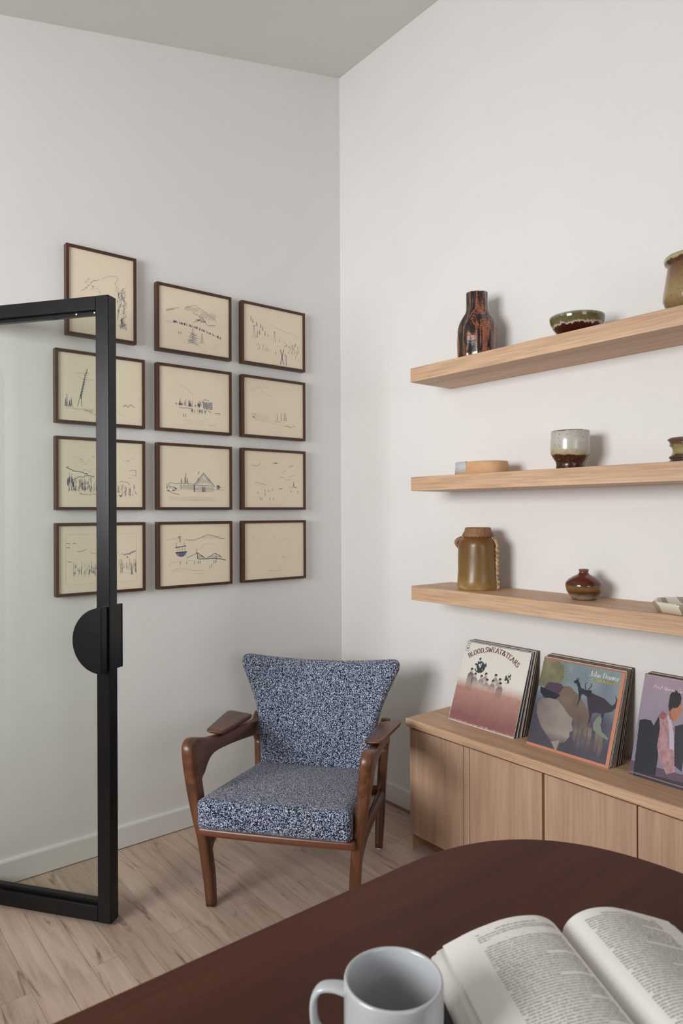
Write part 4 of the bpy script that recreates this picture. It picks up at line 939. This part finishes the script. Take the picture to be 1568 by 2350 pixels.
# ------------------------------------------------------------------ armchair
ca, sa_ = math.cos(math.radians(39)), math.sin(math.radians(39))
FLx, FLy = .598, -1.061
ch = empty('armchair', (FLx + .25*ca, FLy + .25*sa_, 0), math.radians(39), 'mid-century walnut armchair in navy and white flecked fabric, standing in the corner', 'armchair')
def cb(name, segs, m, **k):
    mb = MB()
    for pts, kw in segs: sweep(mb, pts, **kw)
    return mb.build(name, m, ch, smooth=True, **k)
for s in (-1, 1):
    S_ = lambda P: [(s*p[0],) + tuple(p[1:]) for p in P]
    leg = cb('front_leg', [(S_([(.250, 0, .006, .016, .0175), (.255, -.010, .12, .0185, .021), (.266, -.0275, .25, .0185, .0235), (.2805, -.0395, .35, .0195, .0285), (.2932, -.0445, .436, .0202, .0325), (.2940, -.0450, .447, .0196, .0318)]), dict(round_ends=(False, False), e=4.5))], M_walnut)
    lathe_ = MB(); lathe_.rings([[(s*.250 + .011*math.cos(a), .011*math.sin(a), z) for a in np.linspace(0, 2*math.pi, 17)[:-1]] for z in (0, .0065)])
    g1 = lathe_.build('foot_glide', M_white, leg)
    prof = [(-.0700,.442),(-.0762,.4422),(-.0772,.447),(-.083,.490),(-.084,.535),(-.080,.563),(-.066,.580),(-.042,.5855),(-.012,.580),(.03,.566),(.086,.5495),(.166,.5345),(.31,.5165),(.45,.498),(.515,.490),(.540,.494),(.556,.505),(.570,.510),(.583,.500),(.5845,.470),(.580,.43),(.5755,.398),(.5355,.398),(.528,.412),(.50,.428),(.408,.447),(.27,.4705),(.18,.483),(.11,.490),(.065,.486),(.032,.470),(.008,.450),(-.008,.4435),(-.014,.442),(-.022,.442)]
    b_ = MB(); Q2 = [(q[0], q[1]) for q in catmull([(a, c, 0) for a, c in prof], 3)]
    for sd_ in (-1, 1):
        pass
    def WW(v, z): f = min(1, max(0, v/.53)); return (.250+.098*z)*(1-f) + (.250+.044*z)*f
    ht = .0200; lay = []
    for off, ins in ((-ht, .0075), (-ht*.86, .003), (-ht*.60, .0006), (0, 0), (ht*.60, .0006), (ht*.86, .003), (ht, .0075)):
        ring = []
        n_ = len(Q2)
        for i_ in range(n_):
            p0, p1, p2 = np.array(Q2[i_-1]), np.array(Q2[i_]), np.array(Q2[(i_+1) % n_]); t_ = p2-p0; t_ /= (np.linalg.norm(t_)+1e-9)
            q_ = p1 + np.array([-t_[1], t_[0]])*(-ins)
            if p1[1] < .4475 and p1[0] < .05: q_ = np.array([min(max(p1[0], -.0772+ins), -.0105-ins), p1[1]])
            ring.append((s*(WW(*p1)+off), q_[0], q_[1]))
        lay.append(ring)
    b_.rings(lay); arm = b_.build('arm', M_walnuty, ch, smooth=True)
    em = arm.modifiers.new('edges', 'EDGE_SPLIT'); em.split_angle = math.radians(50)
    rl = cb('rear_leg', [(S_([(.250, .517, .006, .0155, .0175), (.254, .524, .12, .018, .021), (.260, .540, .28, .0185, .0205), (.2668, .5555, .3985, .0195, .0205)]), dict(round_ends=(False, False), e=3.2))], M_walnut)
    lathe_ = MB(); lathe_.rings([[(s*.250 + .011*math.cos(a), .517 + .011*math.sin(a), z) for a in np.linspace(0, 2*math.pi, 17)[:-1]] for z in (0, .0065)])
    lathe_.build('foot_glide', M_white, rl)
    cb('side_rail', [(S_([(.2625, -.012, .20, .014, .036), (.2635, .05, .232, .014, .030), (.262, .16, .238, .014, .025), (.260, .34, .226, .014, .025), (.259, .525, .212, .014, .026)]), dict(round_ends=(False, False)))], M_walnuty)
    # paddle-shaped arm pad
    T0 = [(.262, .128, .5535), (.322, .122, .5600), (.356, .415, .5440), (.349, .442, .5400), (.300, .456, .5290), (.264, .470, .5200)]
    P_ = [np.array((s*x, y, z)) for x, y, z in T0]
    cpt = sum(P_)/len(P_); R1 = []
    outline = []
    for i in range(len(P_)):
        a, b2, c = P_[i-1], P_[i], P_[(i+1) % len(P_)]
        d1 = (a-b2)/np.linalg.norm(a-b2); d2 = (c-b2)/np.linalg.norm(c-b2); r = min(.014, np.linalg.norm(a-b2)*.4, np.linalg.norm(c-b2)*.4)
        for t in (0, .25, .5, .75, 1): outline.append((1-t)**2*(b2+d1*r)+2*t*(1-t)*b2+t*t*(b2+d2*r))
    for dz, sh in ((-.016, .80), (-.014, .90), (-.008, .975), (-.003, 1.0), (.001, .99), (.003, .96), (.0035, .9)):
        R1.append([cpt + (q-cpt)*sh + np.array((0, 0, dz)) for q in outline])
    mb = MB(); mb.rings(R1); mb.build('arm_pad', M_walnuty, ch, smooth=True)
cb('front_rail', [([(-.258, -.066, .288, .015, .0165), (-.1, -.068, .2865, .015, .0165), (.1, -.068, .2865, .015, .0165), (.258, -.066, .288, .015, .0165)], dict(side=(0, 1, 0), e=2.3))], M_walnutx)
cb('rear_rail', [([(-.245, .53, .225, .012, .020), (.245, .53, .225, .012, .020)], dict(side=(0, 1, 0), e=2.3, round_ends=(False, False)))], M_walnutx)
def seat_warp(q):
    x, y, z = q; t = (y + .275)/.55          # 0 front .. 1 rear
    w = (.262*(1-t)+.236*t)/.262
    top = .408*(1-t)+.338*t; bot = .306*(1-t)+.238*t; k = (z+.05)/.10
    zz = bot + (top-bot)*k + .010*(1-(x/.262)**2)*(k > .5)*math.sin(math.pi*min(1, max(0, t)))
    return (x*w, -.108 + t*.565, zz)
V, F = rounded_box(.262, .275, .05, .022, 22, seat_warp)
mk('seat_cushion', V, F, M_fabric, ch, smooth=True)
def interp(x, xp, fp): return float(np.interp(x, xp, fp))
def back_point(u, t, side):
    """u -1..1 across, t 0..1 upward, side -1 front / +1 back"""
    W_, H_ = .30, .46
    d = min((1-abs(u))*W_, t*H_, (1-t)*H_); th = .036*math.sqrt(max(0, 1-(1-min(1, d/.034))**2)) * (1-.12*t)
    cx_, ct_ = .86, .87; dx, dt = (abs(u)-cx_)/(1-cx_), (t-ct_)/(1-ct_)
    k, t2 = u, t
    if dx > 0 and dt > 0:
        f_ = max(dx, dt)/math.hypot(dx, dt); k = math.copysign(cx_+dx*f_*(1-cx_), u); t2 = ct_+dt*f_*(1-ct_)
    zz = .300 + t2*.461
    wv = float(np.interp(zz, [.30, .36, .44, .50, .56, .62, .68, .73, .761], [.230, .234, .241, .249, .264, .288, .316, .341, .354]))
    xx = k*wv
    zz -= .027*max(0, (t2-.55)/.45)**1.6*(1-min(1, abs(k))**2.0)
    v0 = .480 + (zz-.33)*.175 - .014*k*k*t2
    return (xx, v0 + side*th + .022*(1-k*k)*t2, zz)
nu, nt_ = 56, 52; R_ = []
us = [math.copysign(abs(math.sin(math.pi/2*a))**1.0, a) for a in np.linspace(-1, 1, nu+1)]
ts = [(1-math.cos(math.pi*a))/2 for a in np.linspace(0, 1, nt_+1)]
V = []; F = []
for sd_ in (-1, 1):
    for t in ts: V += [back_point(u_, t, sd_) for u_ in us]
nn = (nu+1)*(nt_+1)
for jj in range(nt_):
    for ii in range(nu):
        a = jj*(nu+1)+ii; F += [(a, a+1, a+nu+2, a+nu+1), (nn+a, nn+a+nu+1, nn+a+nu+2, nn+a+1)]
me_ = bpy.data.meshes.new('backrest'); me_.from_pydata(V, [], F); bm_ = bmesh.new(); bm_.from_mesh(me_); bmesh.ops.remove_doubles(bm_, verts=bm_.verts, dist=1e-5); bmesh.ops.recalc_face_normals(bm_, faces=bm_.faces); bm_.to_mesh(me_); bm_.free()
link('backrest', me_, M_fabric, ch, smooth=True)

# ------------------------------------------------------------------ table
TZ = .75
tb = empty('dining_table', (2.9, -1.9, 0), 0, 'dark brown wooden table with a rounded corner, in the foreground under the mug and book', 'table')
def rr(x0, x1, y0, y1, rx, n=20, p=2.35):
    out = []
    for cx, cy, a0 in ((x1-rx, y1-rx, 0), (x0+rx, y1-rx, 90), (x0+rx, y0+rx, 180), (x1-rx, y0+rx, 270)):
        for k in range(n+1):
            a = math.radians(a0 + 90*k/n); c, s = math.cos(a), math.sin(a)
            out.append((cx + rx*math.copysign(abs(c)**(2/p), c), cy + rx*math.copysign(abs(s)**(2/p), s)))
    return out
x0, x1, y0, y1 = 1.877-2.9, 3.95-2.9, -2.95+1.9, -1.037+1.9
R1 = []
for z, ins in ((TZ-.030, .022), (TZ-.022, .010), (TZ-.010, .002), (TZ-.004, 0), (TZ-.001, .0015), (TZ, .004)):
    R1.append([(x, y, z) for x, y in rr(x0+ins, x1-ins, y0+ins, y1-ins, .345-ins)])
mb = MB(); mb.rings(R1); mb.build('table_top', M_table, tb)
for sx, sy in ((-1, 1), (1, 1), (-1, -1), (1, -1)):
    mb = MB(); cx, cy = (.62*sx, .60*sy)
    sweep(mb, [(cx*1.08, cy*1.08, .0, .018, .018), (cx*1.03, cy*1.03, .35, .026, .026), (cx, cy, TZ-.0305, .034, .034)], side=(1, 0, 0), e=2.0, round_ends=(False, False)); mb.build('leg', M_table, tb, smooth=True)
mb = MB(); mb.box(-.62, .62, -.60, -.58, TZ-.10, TZ-.0305); mb.box(-.62, .62, .58, .60, TZ-.10, TZ-.0305); mb.build('apron', M_table, tb)

# ------------------------------------------------------------------ mug
mug = empty('coffee_mug', (2.182, -1.687, TZ), 0, 'empty pale grey stoneware mug on the dark table beside the open book', 'mug')
MR, MH = .0535, .100
prof = [(MR-.010, .0), (MR-.004, .001), (MR-.001, .004), (MR, .010)] + [(MR, .01+.08*i/6) for i in range(1, 7)] + [(MR, MH-.003), (MR-.0006, MH-.0008), (MR-.002, MH), (MR-.0036, MH-.0006), (MR-.0045, MH-.003)] + [(MR-.0045, MH-.003-.08*i/6) for i in range(1, 7)] + [(MR-.008, .011), (MR-.016, .008), (.004, .0075)]
lathe('body', prof, M_mug, mug, 96)
hd = np.array((-.76, -.65, 0)); hd /= np.linalg.norm(hd); mb = MB()
pts = []
for rr_, z, hs, hn in ((MR-.002, .080, .0105, .0052), (MR+.012, .0815, .0092, .0042), (MR+.026, .0785, .0085, .0040), (MR+.0335, .068, .0082, .0040), (MR+.035, .052, .0082, .0040), (MR+.032, .036, .0082, .0040), (MR+.021, .026, .0085, .0042), (MR-.002, .022, .0100, .0052)):
    pts.append((hd[0]*rr_, hd[1]*rr_, z, hs, hn))
sweep(mb, pts, side=(-hd[1], hd[0], 0), n=6, seg=20, e=2.3, round_ends=(False, False)); mb.build('handle', M_mug, mug, smooth=True)

# ------------------------------------------------------------------ open book
S0 = (2.187, -1.382); bang = math.radians(-29.5)      # spine head and the direction of the spine (down the page)
bk = empty('open_book', (S0[0], S0[1], TZ), bang, 'thick hardback book lying open with printed pages, on the dark table by the mug', 'book')
# local +x runs down the spine, local +y runs to the right-hand page
PH = .238
LPRO = [(0, .028), (-.004, .036), (-.010, .044), (-.020, .052), (-.032, .0570), (-.046, .0590), (-.066, .0592), (-.086, .0568), (-.110, .0510), (-.130, .0448), (-.150, .0368), (-.165, .0305)]
RPRO = [(0, .028), (.002, .034), (.007, .0425), (.015, .050), (.026, .0555), (.040, .0590), (.056, .0598), (.075, .0578), (.095, .0522), (.115, .0455), (.138, .0375), (.158, .0300)]
def prof_eval(P, y):
    ys = [abs(p[0]) for p in P]; return float(np.interp(abs(y), ys, [p[1] for p in P]))
def smoothp(P, n=5): return [(q[0], q[1]) for q in catmull([(a, b2, 0) for a, b2 in P], n)]
def block(P, sgn, nm):
    SP = smoothp(P); edge = SP[-1]
    pts = list(SP)
    # fanned fore-edge: sheets step outwards towards the cover
    pts += [(edge[0] + sgn*.0012, edge[1]-.0022), (edge[0]+sgn*.0040, edge[1]-.0030), (edge[0]+sgn*.0095, edge[1]-.0056), (edge[0]+sgn*.0100, edge[1]-.0085), (edge[0]+sgn*.0165, edge[1]-.0120), (edge[0]+sgn*.0180, edge[1]-.0170), (edge[0]+sgn*.0205, .006)]
    pts += [(0, .006)]
    b_ = MB(); n = len(pts); V = [(x, p[0], p[1]) for x in (0, PH) for p in pts]
    F = [(i, (i+1) % n, n+(i+1) % n, n+i) for i in range(n)] + [list(range(n))[::-1], list(range(n, 2*n))]
    b_.add(V, F); o = b_.build(nm, M_page, bk, smooth=False)
    return o
lb = block(LPRO, -1, 'left_page_block'); rb = block(RPRO, 1, 'right_page_block')
for o in (lb, rb):
    for p in o.data.polygons:
        if abs(p.normal.x) < .5 and p.normal.z > .05: p.use_smooth = True
# the top leaf on each side, slightly lifted
def leaf(P, sgn, parent, lift, ext, nm):
    SP = smoothp(P)[6:]; b_ = MB(); V = []
    for k, x in enumerate(np.linspace(-.0005, PH+.0005, 7)):
        for y, z in SP: V.append((x, y + sgn*ext*abs(y)/.16, z + .0006 + lift*max(0, abs(y)-.10)/.06*(x/PH)))
    n = len(SP); F = [(k*n+i, k*n+i+1, (k+1)*n+i+1, (k+1)*n+i) for k in range(6) for i in range(n-1)]
    return mk(nm, V, F, M_page, parent, smooth=True)
leaf(LPRO, -1, lb, .0045, .0015, 'page_leaf')
leaf(RPRO, 1, rb, .001, .001, 'page_leaf')
b_ = MB(); b_.box(-.004, PH+.004, -.194, .186, .0005, .0055); b_.build('cover_boards', M_cloth, bk, bevel=.001, seg=1)
# printed lines: small ink marks along each page curve
def text_page(P, sgn, nm, parent, inner, outer, seed, head, first_gap, lift):
    R = random.Random(seed); V = []; F = []; C = []
    def mark(x0, x1, ya, yb, c):
        ys = np.linspace(ya, yb, 2); n0 = len(V)
        for x in (x0, x1):
            for y in ys:
                zl = lift*max(0, abs(y)-.10)/.06*(x/PH)
                V.append((x, y, prof_eval(P, y) + .0016 + zl))
        F.append((n0, n0+1, n0+3, n0+2)); C.extend([c]*4)
    lh = .00445; x = .018; rows = []
    lo, hi = (-(outer), -(inner)) if sgn < 0 else (inner, outer)
    def line(x, a, b2, strong=1.0):
        y = a
        while y < b2 - .002:
            wl = R.randint(2, 9)
            for k in range(wl):
                cw = R.uniform(.00075, .00125); g = .00028
                if y + cw > b2: break
                up_ = R.random() < .28; dn = R.random() < .12
                mark(x - (.0010 if up_ else .0002), x + .0013 + (.0007 if dn else 0), y, y + cw, INKP)
                y += cw + g
            y += .0013
    INKP = s2l(172, 170, 166)
    line(.0125, (lo+hi)/2-.028, (lo+hi)/2+.028); line(.0125, lo if sgn < 0 else hi-.008, lo+.008 if sgn < 0 else hi)
    i = 0
    while x < PH - .02:
        i += 1
        if first_gap and i in (4, 5): 
            if i == 4:
                for q in (.3, .5, .7): mark(x+.003, x+.0045, lo+(hi-lo)*q, lo+(hi-lo)*q+.001, INKP)
            x += lh; continue
        if first_gap and i == 3: line(x, lo, lo+.014); x += lh; continue
        ind = .005 if (i % 9 == 6) else 0
        end = hi - (R.uniform(.02, .06) if i % 9 == 5 else 0)
        line(x, lo+ind, end); x += lh
    me = bpy.data.meshes.new(nm); me.from_pydata(V, [], F); me.update()
    at = me.color_attributes.new('print', 'FLOAT_COLOR', 'POINT'); at.data.foreach_set('color', np.array([(*c, 1) for c in C], dtype=np.float32).ravel())
    return link(nm, me, M_ink, parent)
text_page(LPRO, -1, 'printed_text', lb, .018, .126, 5, True, True, .0045)
text_page(RPRO, 1, 'printed_text', rb, .024, .132, 9, True, False, .001)
